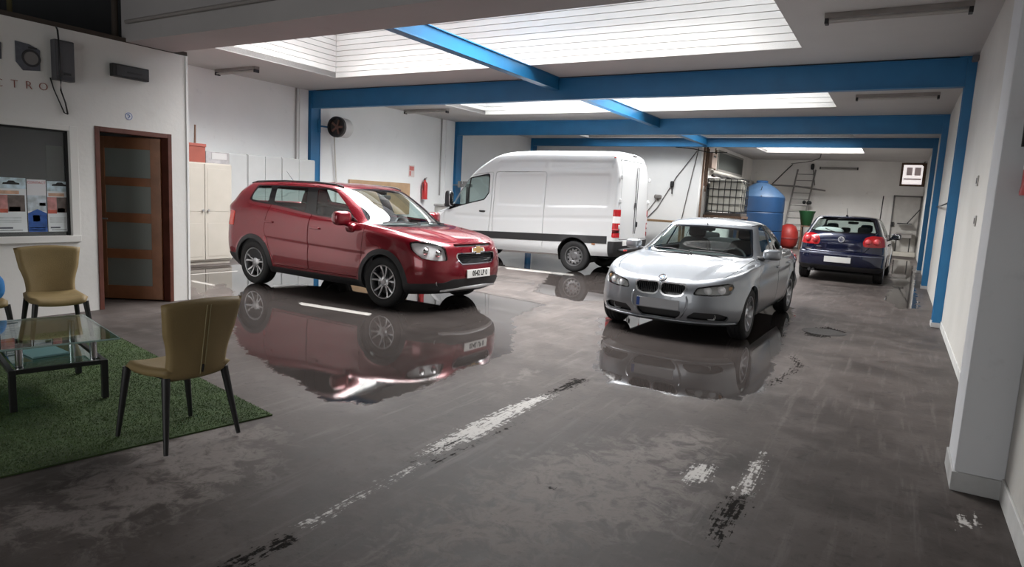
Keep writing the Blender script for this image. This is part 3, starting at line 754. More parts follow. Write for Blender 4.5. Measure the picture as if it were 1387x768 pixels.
def seat(parent, x, y, zs, w=.50, back=.62, rec=.32, head=True, name='seat', mt=None):
    mt = mt or SEAT
    b = B(); b.sell((x+.05, y, zs), (.52, w, .16), .5, .4); b.sell((x-.22-back*.5*math.sin(rec), y, zs+.05+back*.5), (.15, w*.95, back), .45, .45, rot=Ry(-rec))
    o = b.build(name, mt, parent, smooth=0)
    if head:
        hx = x-.22-(back+.10)*math.sin(rec); hz = zs+.08+(back+.06)*math.cos(rec*.6)
        b = B(); b.sell((hx, y, hz), (.10, .26, .18), .5, .5, rot=Ry(-rec*.6)); b.build('headrest', mt, o, smooth=0)
    return o
def steering(parent, x, y, z, tilt=.45):
    r = Ry(-tilt)
    b = B(); pts = [Vector((x, y, z))+r @ Vector((0, .185*math.cos(t), .185*math.sin(t))) for t in np.linspace(0, 2*PI, 25)]
    b.tube(pts, .015, 8); b.tube([Vector((x, y, z))+r @ Vector((.02, .17, 0)), Vector((x+.03, y, z)), Vector((x, y, z))+r @ Vector((.02, -.17, 0))], .02, 6)
    b.tube([(x+.03, y, z), (x+.32, y, z-.14)], .03, 8)
    b.build('steering_wheel', CABIN, parent, smooth=40)
def wing_mirror(parent, x, y, z, d, paint, tilt=0.0, stalk=True):
    sg = 1 if y > 0 else -1
    b = B(); b.sell((x, y, z), d, .55, .6, 24, 14, rot=Rz(sg*.25) @ Ry(tilt))
    mo = b.build('wing_mirror', paint, parent, smooth=0)
    b = B(); b.sell((x-d[0]*.40, y-sg*.01, z), (.03, d[1]*.86, d[2]*.8), .5, .5, rot=Rz(sg*.25)); b.build('mirror_glass', CHROME, mo, smooth=0)
    if stalk:
        b = B(); b.sell((x+.02, y-sg*d[1]*.58, z-d[2]*.42), (.10, d[1]*.5, .05), .6, .6); b.build('mirror_arm', BLACKP, mo, smooth=0)
    return mo
def handle_bar(parent, x, y, z, paint, L=.18):
    sg = 1 if y > 0 else -1
    b = B(); b.sell((x, y+sg*.014, z), (L, .022, .030), .5, .4); 
    b.box((x+L*.36, y, z), (.03, .03, .022)); b.box((x-L*.36, y, z), (.03, .03, .022))
    return b.build('door_handle', paint, parent, smooth=40)
def plate(parent, c, nrm_yaw, w, h, text=None, tilt=0.0, blue=True, pm=None):
    """number plate facing along +x rotated by nrm_yaw"""
    M_ = Matrix.Translation(c) @ Matrix.Rotation(nrm_yaw, 4, 'Z') @ Matrix.Rotation(tilt, 4, 'Y')
    b = B(); b.box((0, 0, 0), (.012, w, h), .003); bmesh.ops.transform(b.bm, matrix=M_, verts=b.bm.verts[:])
    o = b.build('number_plate', pm or PLATEW, parent)
    if blue:
        b = B(); b.box((.0065, -w/2+.022, 0), (.002, .04, h*.92)); bmesh.ops.transform(b.bm, matrix=M_, verts=b.bm.verts[:]); b.build('plate_band', PLATEB, o)
    if text:
        T = M_ @ Matrix.Translation((.0065, .02, 0)) @ Matrix.Rotation(PI/2, 4, 'Z') @ Matrix.Rotation(PI/2, 4, 'X')
        text_mesh('plate_number', text, h*.86, T, INK, o, .001, .003, xs=.86)
    return o
# ================================================================== red people carrier
def red_mpv():
    car = empty('people_carrier', (-7.23, 7.56, 0), math.radians(-2.2), 'red people carrier with black wheel arch cladding mirrored in a puddle', 'car')
    PAINT = mat('red_paint', (0.20, 0.006, 0.015), 0.25, metal=.45, coat=1.0)
    kw = dict(df=.62, nf=2.7, dr=.46, nr=2.6)
    loops = [
        dict(xf=2.17, xr=-2.20, w=.82, z=[(-2.3, .30), (-1.5, .24), (1.5, .22), (2.2, .25)], **kw),
        dict(xf=2.26, xr=-2.29, w=.885, z=[(-2.3, .40), (0, .31), (2.2, .31)], **kw),
        dict(xf=2.30, xr=-2.32, w=.912, z=[(-2.3, .52), (0, .47), (2.2, .47)], **kw),
        dict(xf=2.295, xr=-2.33, w=.918, z=[(-2.3, .70), (0, .64), (2.2, .64)], **kw),
        dict(xf=2.275, xr=-2.33, w=[(-2.3, .90), (-1.4, .917), (1.4, .917), (2.2, .88)], z=[(-2.3, .92), (0, .84), (1.4, .83), (2.27, .79)], **kw),
        dict(xf=2.225, xr=-2.32, w=[(-2.3, .87), (-1.4, .903), (1.0, .903), (1.7, .87), (2.2, .83)], z=[(-2.3, 1.10), (-1, 1.05), (0, 1.0), (1.0, .985), (1.7, .955), (2.225, .895)], **kw),
        dict(xf=2.10, xr=-2.30, w=[(-2.3, .84), (-1.4, .878), (.9, .875), (1.6, .82), (2.1, .76)], z=[(-2.3, 1.20), (-1, 1.14), (0, 1.075), (1.0, 1.05), (1.6, 1.015), (2.1, .955)], df=.60, nf=2.5, dr=.35, nr=3.0),
        dict(xf=1.72, xr=-2.28, w=[(-2.3, .82), (-1.4, .855), (.8, .85), (1.5, .77)], z=[(-2.3, 1.25), (-1, 1.19), (0, 1.115), (.9, 1.095), (1.72, 1.03)], df=.58, nf=2.3, dr=.35, nr=2.8, cz=.01),
        dict(xf=1.28, xr=-2.25, w=[(-2.3, .80), (-1.4, .835), (.8, .83), (1.2, .79)], z=[(-2.3, 1.30), (-1, 1.225), (0, 1.15), (.8, 1.115), (1.28, 1.095)], df=.50, nf=2.2, dr=.35, nr=2.6, cz=.004),
        dict(xf=.92, xr=-2.17, w=[(-2.2, .72), (-1.4, .765), (.6, .765), (.9, .74)], z=[(-2.2, 1.44), (-1, 1.40), (0, 1.36), (.9, 1.325)], df=.46, nf=2.2, dr=.35, nr=2.6),
        dict(xf=.50, xr=-2.06, w=[(-2.1, .62), (-1.2, .665), (.3, .665)], z=[(-2.06, 1.545), (-1, 1.585), (-.3, 1.59), (.2, 1.565), (.5, 1.545)], df=.38, nf=2.3, dr=.33, nr=2.6),
        dict(xf=.40, xr=-1.99, w=.59, z=[(-2.0, 1.575), (-1, 1.620), (-.3, 1.625), (.1, 1.605), (.4, 1.575)], df=.34, nf=2.3, dr=.32, nr=2.6),
        dict(xf=.18, xr=-1.80, w=.30, z=[(-1.8, 1.605), (-.8, 1.645), (-.3, 1.648), (.18, 1.615)], df=.28, nf=2.2, dr=.3, nr=2.4),
        dict(xf=.0, xr=-1.6, w=0.0, z=[(-1.6, 1.63), (-.6, 1.652), (0, 1.638)], df=.2, nf=2.2, dr=.2, nr=2.2)]
    S = surface(loops, [5, 6, 6, 7, 8, 5, 10, 12, 8, 9, 4, 7, 6])
    WX, WR = 1.38, .345
    flare(S, WX, WR, .375, .022, .12); flare(S, -WX, WR, .375, .022, .12)
    xv, yv, zv = S.V[:, 0].copy(), S.V[:, 1].copy(), S.V[:, 2].copy()
    side = (S.A[:, 1] > 1) & (S.A[:, 1] < 6) & (yv > .6)
    cr = .72+.06*np.clip((.9-xv)/2.0, 0, 1.2)        # lower door crease
    S.V[:, 1] -= np.where(side & (np.abs(xv) < 1.1), .014*np.exp(-((zv-cr+.05)/.045)**2), 0)
    on = (S.A[:, 1] > 5.6) & (S.A[:, 1] < 8.0) & (xv > .6)
    yc = .36+.16*np.clip((2.1-xv)/.9, 0, 1.2)
    S.V[:, 2] += np.where(on, .016*np.clip((yc-yv)/.09, 0, 1)*np.clip(8.0-S.A[:, 1], 0, 1), 0)
    body = S
    _, body = cut(body, circ(WX, WR, .375)); _, body = cut(body, circ(-WX, WR, .375))
    # glazing
    gw = YZ([(-.3, 1.075), (.68, 1.075), (.765, 1.105), (.62, 1.50), (.57, 1.56), (-.3, 1.595)], .02, True, 7.5, 12.3)
    trim, body = cut(body, lambda q: np.maximum(gw(q), np.where(q.V[:, 0] > .12, -1, 1)))
    glw, trim = cut(trim, grow(gw, -.022))
    put('windscreen_surround', weld_mirror(trim), GLOSSB, car, off=-.002); put('windscreen', weld_mirror(glw), CARGLASS, car, off=-.004)
    gr = lambda q: np.where((q.V[:, 0] < -1.7) & (q.A[:, 1] > 7.6) & (q.A[:, 1] < 11.5), sdpoly([(-.3, 1.22), (.66, 1.22), (.60, 1.50), (-.3, 1.53)], q.V[:, 1], q.V[:, 2], .03), 1.0)
    glr, body = cut(body, gr); put('rear_window', weld_mirror(glr), TINTGLASS, car, off=-.004)
    wins = [XZ([(.87, 1.130), (.52, 1.40), (.30, 1.49), (.08, 1.53), (-.14, 1.535), (-.04, 1.170)], .025, .24, .9, 7.4, 10.3),
            XZ([(-.27, 1.20), (-.36, 1.538), (-1.06, 1.540), (-1.00, 1.280)], .03, .24, .9, 7.4, 10.3),
            XZ([(-1.14, 1.29), (-1.20, 1.538), (-1.55, 1.528), (-1.56, 1.32)], .04, .24, .9, 7.4, 10.3)]
    dlo = XZ([(.95, 1.112), (.55, 1.43), (.32, 1.515), (.05, 1.557), (-.9, 1.562), (-1.57, 1.548), (-1.62, 1.32), (-1.5, 1.285), (-.9, 1.25), (0, 1.15)], .03, .24, .9, 7.3, 10.5)
    tr, body = cut(body, dlo)
    for g in wins:
        gl, tr = cut(tr, g); both('side_window', gl, TINTGLASS if g is not wins[0] else CARGLASS, car, off=-.005)
    both('window_trim', tr, GLOSSB, car, off=-.001)
    # head lamps
    hl = lambda q: np.where((q.V[:, 0] > 1.4) & (q.A[:, 1] < 6.3), sdpoly([(.575, .690), (.60, .85), (.66, .905), (.80, .935), (.98, .935), (1.11, .910), (1.08, .82), (.94, .715), (.75, .685)], q.A[:, 2], q.V[:, 2], .03), 1.0)
    lamp, body = cut(body, hl); rim, _ = cut(lamp, lambda q: -(hl(q)+.007))
    both('head_lamp', lamp.offset(-.050), REFLECTOR, car); both('lamp_frame', rim, GLOSSB, car, off=-.003); both('lamp_lens', lamp, LENS, car, off=-.001)
    for sg in (1, -1):
        for (x, y, z, r) in ((2.13, .64, .775, .05), (2.02, .755, .80, .05)):
            b = B(); b.lathe([(.001, .02), (r*.6, .013), (r*.9, -.01), (r, -.014), (r*1.12, 0), (r*1.2, -.02)], 'x', 24, c=(x, y*sg, z)); b.build('lamp_projector', CHROME, car, smooth=50)
    # grille
    up_, body = cut(body, YZ([(-.5, .905), (.42, .905), (.44, .885), (.41, .868), (-.5, .862)], .012, True, 3, 6.6)); put('upper_grille', weld_mirror(up_), BLACKP, car, off=-.03)
    lo = YZ([(-.5, .775), (.44, .775), (.40, .70), (.33, .648), (-.5, .640)], .03, True, 2.2, 6)
    lor, body = cut(body, grow(lo, .016)); lo_, lor = cut(lor, lo)
    put('lower_grille', weld_mirror(lo_), BLACKP, car, off=-.035); put('grille_surround', weld_mirror(lor), CHROME, car, lip=.02, off=.004)
    for k in range(5):
        b = B(); b.box((2.245, 0, .662+k*.025), (.02, .70+.03*k, .007)); b.build('grille_bar', GLOSSB, car)
    # gold bow tie badge
    T = Matrix.Translation((2.285, 0, .825)) @ Matrix.Rotation(-.10, 4, 'Y') @ Matrix.Rotation(PI/2, 4, 'Z') @ Matrix.Rotation(PI/2, 4, 'X')
    poly = [(-.13, -.028), (-.045, -.028), (-.05, -.055), (.045, -.055), (.05, -.028), (.14, -.028), (.125, .028), (.045, .028), (.05, .055), (-.045, .055), (-.05, .028), (-.125, .028)]
    b = B(); b.prism([(x*1.1, y*1.1) for x, y in poly], -.02, .004, T, .002); bd = b.build('badge', CHROME, car)
    b = B(); b.prism([(x*.92, y*.82) for x, y in poly], 0, .008, T, .002); b.build('badge_face', mat('badge_gold', (.62, .40, .16), .3, metal=.7), bd)
    plate(car, (2.315, 0, .505), 0, .53, .115, '0542 LP 0', -.03, False)
    # black lower bumper, sills and arch cladding
    clad = lambda q: np.minimum.reduce([np.where(np.abs(q.V[:, 0]) < 1.4, q.V[:, 2]-.325, 1),
        circ(WX, WR, .445)(q), circ(-WX, WR, .445)(q),
        np.where(q.V[:, 0] > 1.4, sdpoly([(-.3, .445), (.50, .445), (.62, .405), (1.1, .375), (1.6, .375), (1.6, .1), (-.3, .1)], q.A[:, 2], q.V[:, 2], .01), 1),
        np.where(q.V[:, 0] < -1.4, q.V[:, 2]-.46, 1)])
    cl, body = cut(body, clad)
    front, rest = cut(cl, lambda q: -(q.V[:, 0]-1.75)); rear, mid = cut(rest, lambda q: q.V[:, 0]+1.75)
    put('bumper_cladding', weld_mirror(front), BLACKP, car, lip=.03, off=.004); put('bumper_cladding', weld_mirror(rear), BLACKP, car, lip=.03, off=.004)
    both('side_cladding', mid, BLACKP, car, lip=.03, off=.006)
    b = B(); pts = [(2.272-.12*(y/.6)**2, y, .315-.03*(y/.62)**4) for y in np.linspace(-.62, .62, 17)]
    b.tube(pts, [.018]+[.026]*15+[.018], 8); b.build('skid_strip', mat('satin_silver', (.62, .62, .63), .35, metal=.6), car, smooth=0)
    for sg in (1, -1):
        b = B(); b.lathe([(.001, .012), (.035, .006), (.042, -.01), (.047, .014), (.055, -.02)], 'x', 24, c=(2.14, .66*sg, .40)); b.build('fog_lamp', REFLECTOR, car, smooth=50)
    tl, body = cut(body, lambda q: np.where(q.V[:, 0] < -1.6, np.maximum(np.abs(q.V[:, 2]-1.01)-.115, np.maximum(q.V[:, 0]+1.875, .55-q.V[:, 1])), 1.0))
    both('tail_lamp', tl, mat('orange_red_lens', (.62, .05, .03), .2, coat=.5), car, off=.006, lip=.012)
    # doors and bonnet
    d1 = XZ([(.96, .55), (.88, .36), (-.10, .36), (-.12, 1.15), (-.24, 1.585), (.34, 1.53), (.60, 1.43), (1.00, 1.105), (1.0, .95)], .04, .2, .9, 0.8, 10.4)
    d2 = XZ([(-.11, .36), (-.86, .36), (-1.00, .62), (-1.12, .86), (-1.06, 1.25), (-1.13, 1.585), (-.25, 1.585), (-.13, 1.15)], .04, .2, .9, 0.8, 10.4)
    panels = []
    for g in (d1, d2):
        p_, body = cut(body, grow(g, .004)); p_, _ = cut(p_, grow(g, -.004)); panels.append(p_)
    hood = lambda q: np.where((q.A[:, 1] > 5.05) & (q.A[:, 1] < 8.2) & (q.V[:, 0] > .5), sdpoly([(2.19, -.3), (2.19, .30), (2.12, .52), (1.95, .66), (1.65, .78), (1.0, .815), (.90, .79), (1.20, .40), (1.30, -.3)], q.V[:, 0], q.V[:, 1], .02), 1.0)
    hd, body = cut(body, grow(hood, .0035)); hd, _ = cut(hd, grow(hood, -.0035))
    put('body', weld_mirror(body), PAINT, car, lip=.025); put('bonnet', weld_mirror(hd), PAINT, car, lip=.02)
    for p_, hx in zip(panels, ((.04, .975), (-1.0, 1.0))):
        a, b_ = both('door', p_, PAINT, car, lip=.02)
        for o, sg in ((a, 1), (b_, -1)): handle_bar(o, hx[0], .905*sg, hx[1], PAINT, .20)
    put('cabin_lining', weld_mirror(Msh(S.V, S.A, [f for f in S.F if .5 < S.A[f[0], 1] < 8.0 and -2.1 < S.V[f[0], 0] < 1.2 and S.V[f[0], 1] > .5]).compact()), CABIN, car, off=-.05)
    put('headliner', weld_mirror(Msh(S.V, S.A, [f for f in S.F if S.A[f[0], 1] > 10.3]).compact()), CABINL, car, off=-.025)
    for sg in (1, -1):
        b = B(); b.tube([(.28, .60*sg, 1.580), (.15, .605*sg, 1.612), (-.3, .615*sg, 1.635), (-1.0, .61*sg, 1.632), (-1.7, .59*sg, 1.605), (-1.85, .58*sg, 1.575)], .012, 8); b.build('roof_rail', BLACKP, car, smooth=0)
    b = B(); b.cyl((-1.55, 0, 1.62), (-1.75, 0, 1.80), .006, .003, 8); b.sell((-1.54, 0, 1.63), (.09, .05, .03)); b.build('aerial', BLACKP, car)
    for x in (WX, -WX):
        for sg in (1, -1): wheel(car, x, .80*sg, WR, .225, .232, 'twin5')
    wells(car, (WX, -WX), .38, .86); underbody(car, loops[0], .24)
    for sg in (1, -1):
        mo = wing_mirror(car, .67, .985*sg, 1.155, (.15, .26, .20), PAINT, stalk=False)
        b = B(); b.sell((.75, .89*sg, 1.03), (.16, .12, .12), .6, .6, rot=Rx(-.4*sg)); b.build('mirror_arm', PAINT, mo, smooth=0)
    for sg in (1, -1): seat(car, .10, .38*sg, .50, back=.56)
    seat(car, -.75, .32, .50, w=.6, back=.5, name='rear_seat'); seat(car, -.75, -.36, .50, w=.5, back=.5, name='rear_seat')
    seat(car, -1.40, 0, .48, w=1.0, back=.42, name='third_row_seat', head=False)
    b = B(); b.sell((1.0, 0, .97), (.62, 1.5, .26), .5, .5); b.build('dashboard', CABIN, car, smooth=0)
    steering(car, .58, .38, .99)
    b = B(); b.sell((.52, 0, 1.46), (.03, .24, .07), .5, .5); b.tube([(.52, 0, 1.48), (.55, 0, 1.54)], .01, 6); b.build('rear_view_mirror', CABIN, car, smooth=40)
    for y0, y1 in ((.60, -.05), (-.04, -.66)):
        b = B(); b.tube([(1.27-.22*y0*y0, y0, 1.105), (1.24-.22*((y0+y1)/2)**2, (y0+y1)/2, 1.13), (1.22-.22*y1*y1, y1, 1.12)], .009, 6); b.build('wiper', BLACKP, car)
    return car
red_mpv()
# ================================================================== white panel van
def white_van():
    car = empty('panel_van', (-7.708, 13.944, 0), math.radians(179.76), 'tall white panel van with a dark rubbing strip, parked side on', 'van')
    PAINT = mat('van_white', (0.60, 0.61, 0.62), 0.35, coat=.6)
    kw = dict(df=.50, nf=2.8, dr=.11, nr=3.6)
    WX, WR = 1.625, .345
    wz = lambda a, b_: [(-2.6, a), (1.2, a), (2.6, b_)]
    loops = [
        dict(xf=2.50, xr=-2.56, w=.90, z=[(-2.6, .42), (-1.0, .36), (2.6, .30)], **kw),
        dict(xf=2.60, xr=-2.60, w=.965, z=[(-2.6, .52), (2.6, .42)], **kw),
        dict(xf=2.62, xr=-2.62, w=.985, z=[(-2.6, .70), (2.6, .62)], **kw),
        dict(xf=2.60, xr=-2.62, w=.988, z=[(-2.6, .95), (2.6, .85)], **kw),
        dict(xf=2.52, xr=-2.62, w=wz(.985, .95), z=[(-2.6, 1.18), (1.8, 1.05), (2.6, .98)], **kw),
        dict(xf=2.40, xr=-2.62, w=wz(.978, .90), z=[(-2.6, 1.35), (1.4, 1.22), (2.0, 1.15), (2.5, 1.08)], df=.50, nf=2.6, dr=.11, nr=3.6),
        dict(xf=2.02, xr=-2.615, w=wz(.970, .86), z=[(-2.6, 1.48), (1.0, 1.38), (1.5, 1.30), (2.02, 1.26)], df=.42, nf=2.4, dr=.11, nr=3.6),
        dict(xf=1.74, xr=-2.60, w=wz(.945, .82), z=[(-2.6, 1.85), (.9, 1.72), (1.74, 1.62)], df=.40, nf=2.3, dr=.11, nr=3.6),
        dict(xf=1.40, xr=-2.585, w=wz(.905, .80), z=[(-2.6, 2.22), (.6, 2.12), (1.40, 2.04)], df=.36, nf=2.3, dr=.11, nr=3.4),
        dict(xf=1.04, xr=-2.56, w=wz(.855, .76), z=[(-2.6, 2.46), (-.4, 2.44), (.5, 2.38), (1.04, 2.32)], df=.34, nf=2.3, dr=.17, nr=3.0),
        dict(xf=.74, xr=-2.52, w=.79, z=[(-2.6, 2.575), (-.6, 2.575), (.3, 2.54), (.74, 2.475)], df=.32, nf=2.3, dr=.18, nr=2.8),
        dict(xf=.48, xr=-2.44, w=.66, z=[(-2.5, 2.635), (-.6, 2.635), (.1, 2.61), (.48, 2.565)], df=.30, nf=2.3, dr=.2, nr=2.6),
        dict(xf=.2, xr=-2.3, w=.36, z=[(-2.3, 2.665), (-.6, 2.665), (.2, 2.63)], df=.26, nf=2.2, dr=.2, nr=2.4),
        dict(xf=-.2, xr=-2.2, w=0.0, z=[(-2.2, 2.675), (-.7, 2.675), (-.2, 2.655)], df=.2, nf=2.2, dr=.2, nr=2.2)]
    S = surface(loops, [4, 5, 7, 7, 6, 6, 13, 13, 9, 5, 5, 6, 5])
    # pressed panels in the side and the long swage line
    SD = lambda pl, r: XZ(pl, r, .18, .92, 2, 9.6)
    for pl in ([(.43, 2.07), (.43, 1.36), (-.80, 1.38), (-.80, 2.11)], [(-.88, 2.11), (-.88, 1.38), (-2.38, 1.45), (-2.36, 2.16)]):
        emboss(S, SD(pl, .07), -.016, .035)
    for pl in ([(.48, 2.38), (.44, 2.19), (-.80, 2.21), (-.80, 2.42)], [(-.88, 2.42), (-.88, 2.21), (-2.40, 2.25), (-2.39, 2.44)]):
        emboss(S, SD(pl, .03), -.010, .025)
    sw = 1.10+.15*np.clip((.6-S.V[:, 0])/3.0, 0, 1); dz = S.V[:, 2]-sw
    S.V[:, 1] -= np.where((S.V[:, 1] > .8) & (S.V[:, 0] < 1.6) & (S.V[:, 0] > -2.5), .012*np.clip(1-np.abs(dz+.03)/.05, 0, 1), 0)
    flare(S, -WX, WR, .40, .022, .16)
    body = S
    for sx in (WX, -WX): _, body = cut(body, circ(sx, WR+.02, .40))
    gw = YZ([(-.3, 1.28), (.76, 1.28), (.84, 1.34), (.74, 2.02), (-.3, 2.08)], .04, True, 5.6, 9.4)
    ws, body = cut(body, lambda q: np.maximum(gw(q), np.where(q.V[:, 0] > .8, -1, 1))); put('windscreen', weld_mirror(ws), CARGLASS, car, off=-.004)
    win = XZ([(1.84, 1.205), (1.79, 1.27), (1.26, 1.94), (.69, 2.06), (.67, 1.64), (.78, 1.49), (1.30, 1.36)], .03, .15, .6, 4.5, 9)
    tr, body = cut(body, grow(win, .028)); gl, tr = cut(tr, win)
    wedge, gl = cut(gl, lambda q: np.where(q.V[:, 0] > 1.15, q.V[:, 2]-1.335-.0*(q.V[:, 0]), 1.0)); tr = join(tr, wedge)
    bar, gl = cut(gl, lambda q: np.abs(q.V[:, 0]-1.23+.08*(q.V[:, 2]-1.6))-.020)
    both('window_trim', join(tr, bar), GLOSSB, car, off=-.001)
    q1, q2 = cut(gl, lambda q: q.V[:, 0]-1.23)
    both('side_window', q1, CARGLASS, car, off=-.006); both('quarter_window', q2, CARGLASS, car, off=-.006)
    # dark rubbing strip, bumpers
    arch = circ(-WX, WR+.02, .455)
    band = lambda q: np.where((q.V[:, 1] > .55) & (np.abs(q.V[:, 0]) < 2.42), np.abs(q.V[:, 2]-(.684-.034*q.V[:, 0]))-.080, 1.0)
    bd, body = cut(body, band); bf, bd2 = cut(bd, lambda q: -(q.V[:, 0]-1.15))
    both('rubbing_strip', bd, BLACKP, car, lip=.02, off=.012)
    rb, body = cut(body, lambda q: np.where(q.V[:, 0] < -2.2, sdpoly([(-3.2, .74), (-2.425, .74), (-2.425, .30), (-3.2, .30)], q.V[:, 0], q.V[:, 2], .02), 1.0))
    put('rear_bumper', weld_mirror(rb), BLACKP, car, lip=.03, off=.015)
    fb, body = cut(body, lambda q: np.where(q.V[:, 0] > 2.0, q.V[:, 2]-.72, 1.0)); put('front_bumper', weld_mirror(fb), BLACKP, car, lip=.03, off=.008)
    # tail lamps
    tl = XZ([(-2.70, .80), (-2.46, .80), (-2.47, 1.39), (-2.70, 1.39)], .012, .5, 1, 1.5, 6.6)
    tl = lambda q: np.where((q.V[:, 0] < -2.2) & (q.V[:, 1] > .80), np.maximum(np.abs(q.V[:, 2]-1.12)-.295, q.V[:, 0]+2.50), 1.0)
    lamp, body = cut(body, tl)
    for nm, z0, z1, mt in (('tail_lamp', 1.27, 1.5, REDLENS), ('reverse_lamp', 1.13, 1.27, WHITELENS), ('tail_lamp', 1.01, 1.13, REDLENS), ('turn_lamp', .98, 1.01, REDPALE), ('tail_lamp', .95, .98, REDLENS), ('turn_lamp', .92, .95, REDPALE), ('tail_lamp', .70, .92, REDLENS)):
        p_, lamp = cut(lamp, lambda q: np.maximum(z0-q.V[:, 2], q.V[:, 2]-z1)); both(nm, p_, mt, car, off=.006, lip=.01)
    # head lamps and grille (on the far end)
    hl, body = cut(body, lambda q: np.where((q.V[:, 0] > 1.6) & (q.A[:, 1] < 5.5), sdpoly([(.55, .78), (.62, .98), (1.0, 1.10), (1.28, 1.16), (1.20, .95), (.9, .80)], q.A[:, 2], q.V[:, 2], .03), 1.0)); both('head_lamp', hl, REFLECTOR, car, off=-.01)
    gg, body = cut(body, YZ([(-.5, .76), (.46, .76), (.50, .96), (-.5, 1.0)], .03, True, 0, 5)); put('grille', weld_mirror(gg), BLACKP, car, off=-.02)
    # doors
    cab = XZ([(1.80, .44), (.62, .42), (.57, 1.3), (.57, 2.13), (1.22, 2.03), (1.88, 1.25), (1.94, 1.0)], .05, .12, .7, .8, 9)
    slide = XZ([(.50, .42), (-.84, .42), (-.84, 2.16), (.50, 2.13)], .05, .12, .8, .8, 9.2)
    d1, body = cut(body, grow(cab, .005)); d1, _ = cut(d1, grow(cab, -.005))
    d2, body = cut(body, grow(slide, .005)); d2, _ = cut(d2, grow(slide, -.005))
    # side seam between the middle and the rear quarter, up to the roof
    rd = lambda q: np.where((q.V[:, 0] < -2.45) & (q.A[:, 1] > 1.5) & (q.A[:, 1] < 10.6), np.maximum.reduce([np.abs(q.V[:, 2]-1.62)-.84, q.V[:, 1]-.83+.06*np.clip(q.V[:, 2]-1.4, 0, 2), q.V[:, 0]+2.50]), 1.0)
    back, body = cut(body, grow(rd, .006)); back, _ = cut(back, grow(rd, -.006)); back, _ = cut(back, lambda q: .006-q.V[:, 1])
    put('body', weld_mirror(body), PAINT, car, lip=.02)
    for o, sg in zip(both('cab_door', d1, PAINT, car, lip=.02), (1, -1)):
        b = B(); b.sell((.80, .988*sg, 1.20), (.17, .03, .04), .5, .4); b.build('door_handle', BLACKP, o, smooth=0)
    both('side_panel', d2, PAINT, car, lip=.02)
    for o, sg in zip(both('rear_door', back, PAINT, car, lip=.02), (1, -1)):
        for z in (1.05, 1.60, 2.10):
            b = B(); b.sell((-2.595, .86*sg, z), (.04, .05, .09), .5, .5); b.build('hinge', PAINT, o, smooth=0)
        b = B(); b.box((-2.625, .05*sg, 1.62), (.012, .012, 1.45), .003); b.build('door_seal', BLACKP, o)
        b = B(); b.sell((-2.64, .09*sg, 1.52 if sg > 0 else 1.1), (.03, .035, .12), .5, .5); b.build('door_handle', BLACKP, o, smooth=0)
    plate(car, (-2.635, .42, .70), PI, .50, .11, None, 0, False, PLATEW)
    b = B(); b.sell((-2.66, .0, .555), (.16, 1.7, .07), .4, .3); b.build('rear_step', BLACKP, car, smooth=0)
    for sg in (1, -1):
        b = B(); b.sell((-2.70, .72*sg, .555), (.09, .20, .04), .4, .4); b.build('rear_reflector', REDLENS, car, smooth=0)
        b = B(); b.sell((-2.40, .0+.80*sg, 2.50), (.05, .10, .03)); b.build('marker_lamp', REDLENS, car, smooth=0)
    b = B(); b.sell((-2.505, 0, 2.585), (.06, .24, .035), .5, .5); b.build('brake_lamp', BLACKP, car, smooth=0)
    for sg in (1, -1):
        b = B(); b.sell((-2.10, .9995*sg, .655), (.09, .012, .03)); b.build('side_marker', mat('amber_lens2', (.35, .12, .04), .3), car, smooth=0)
        mo = None
        b = B(); b.sell((1.72, 1.07*sg, 1.45), (.14, .20, .38), .5, .5); mo = b.build('wing_mirror', BLACKP, car, smooth=0)
        b = B(); b.sell((1.65, 1.07*sg, 1.45), (.02, .17, .34), .5, .5); b.build('mirror_glass', CHROME, mo, smooth=0)
        b = B(); b.sell((1.78, .98*sg, 1.30), (.22, .18, .10), .6, .6); b.build('mirror_arm', BLACKP, mo, smooth=0)
    for x in (WX, -WX):
        for sg in (1, -1): wheel(car, x, .83*sg, WR, .235, .215, 'steel', mat('van_wheel', (.16, .16, .165), .45, metal=.4))
    wells(car, (WX, -WX), .405, .90); underbody(car, loops[0], .37)
    put('cabin_lining', weld_mirror(Msh(S.V, S.A, [f for f in S.F if .5 < S.A[f[0], 1] < 6.0 and .3 < S.V[f[0], 0] < 1.9 and S.V[f[0], 1] > .5]).compact()), CABIN, car, off=-.05)
    b = B(); b.bb(.28, .32, -.82, .82, .5, 2.2); b.build('bulkhead', CABINL, car)
    for sg in (1, -1): seat(car, .75, .45*sg, .95, back=.65)
    b = B(); b.sell((1.55, 0, 1.10), (.55, 1.6, .34), .5, .5); b.build('dashboard', CABIN, car, smooth=0)
    steering(car, 1.18, .48, 1.28, .75)
    return car
white_van()
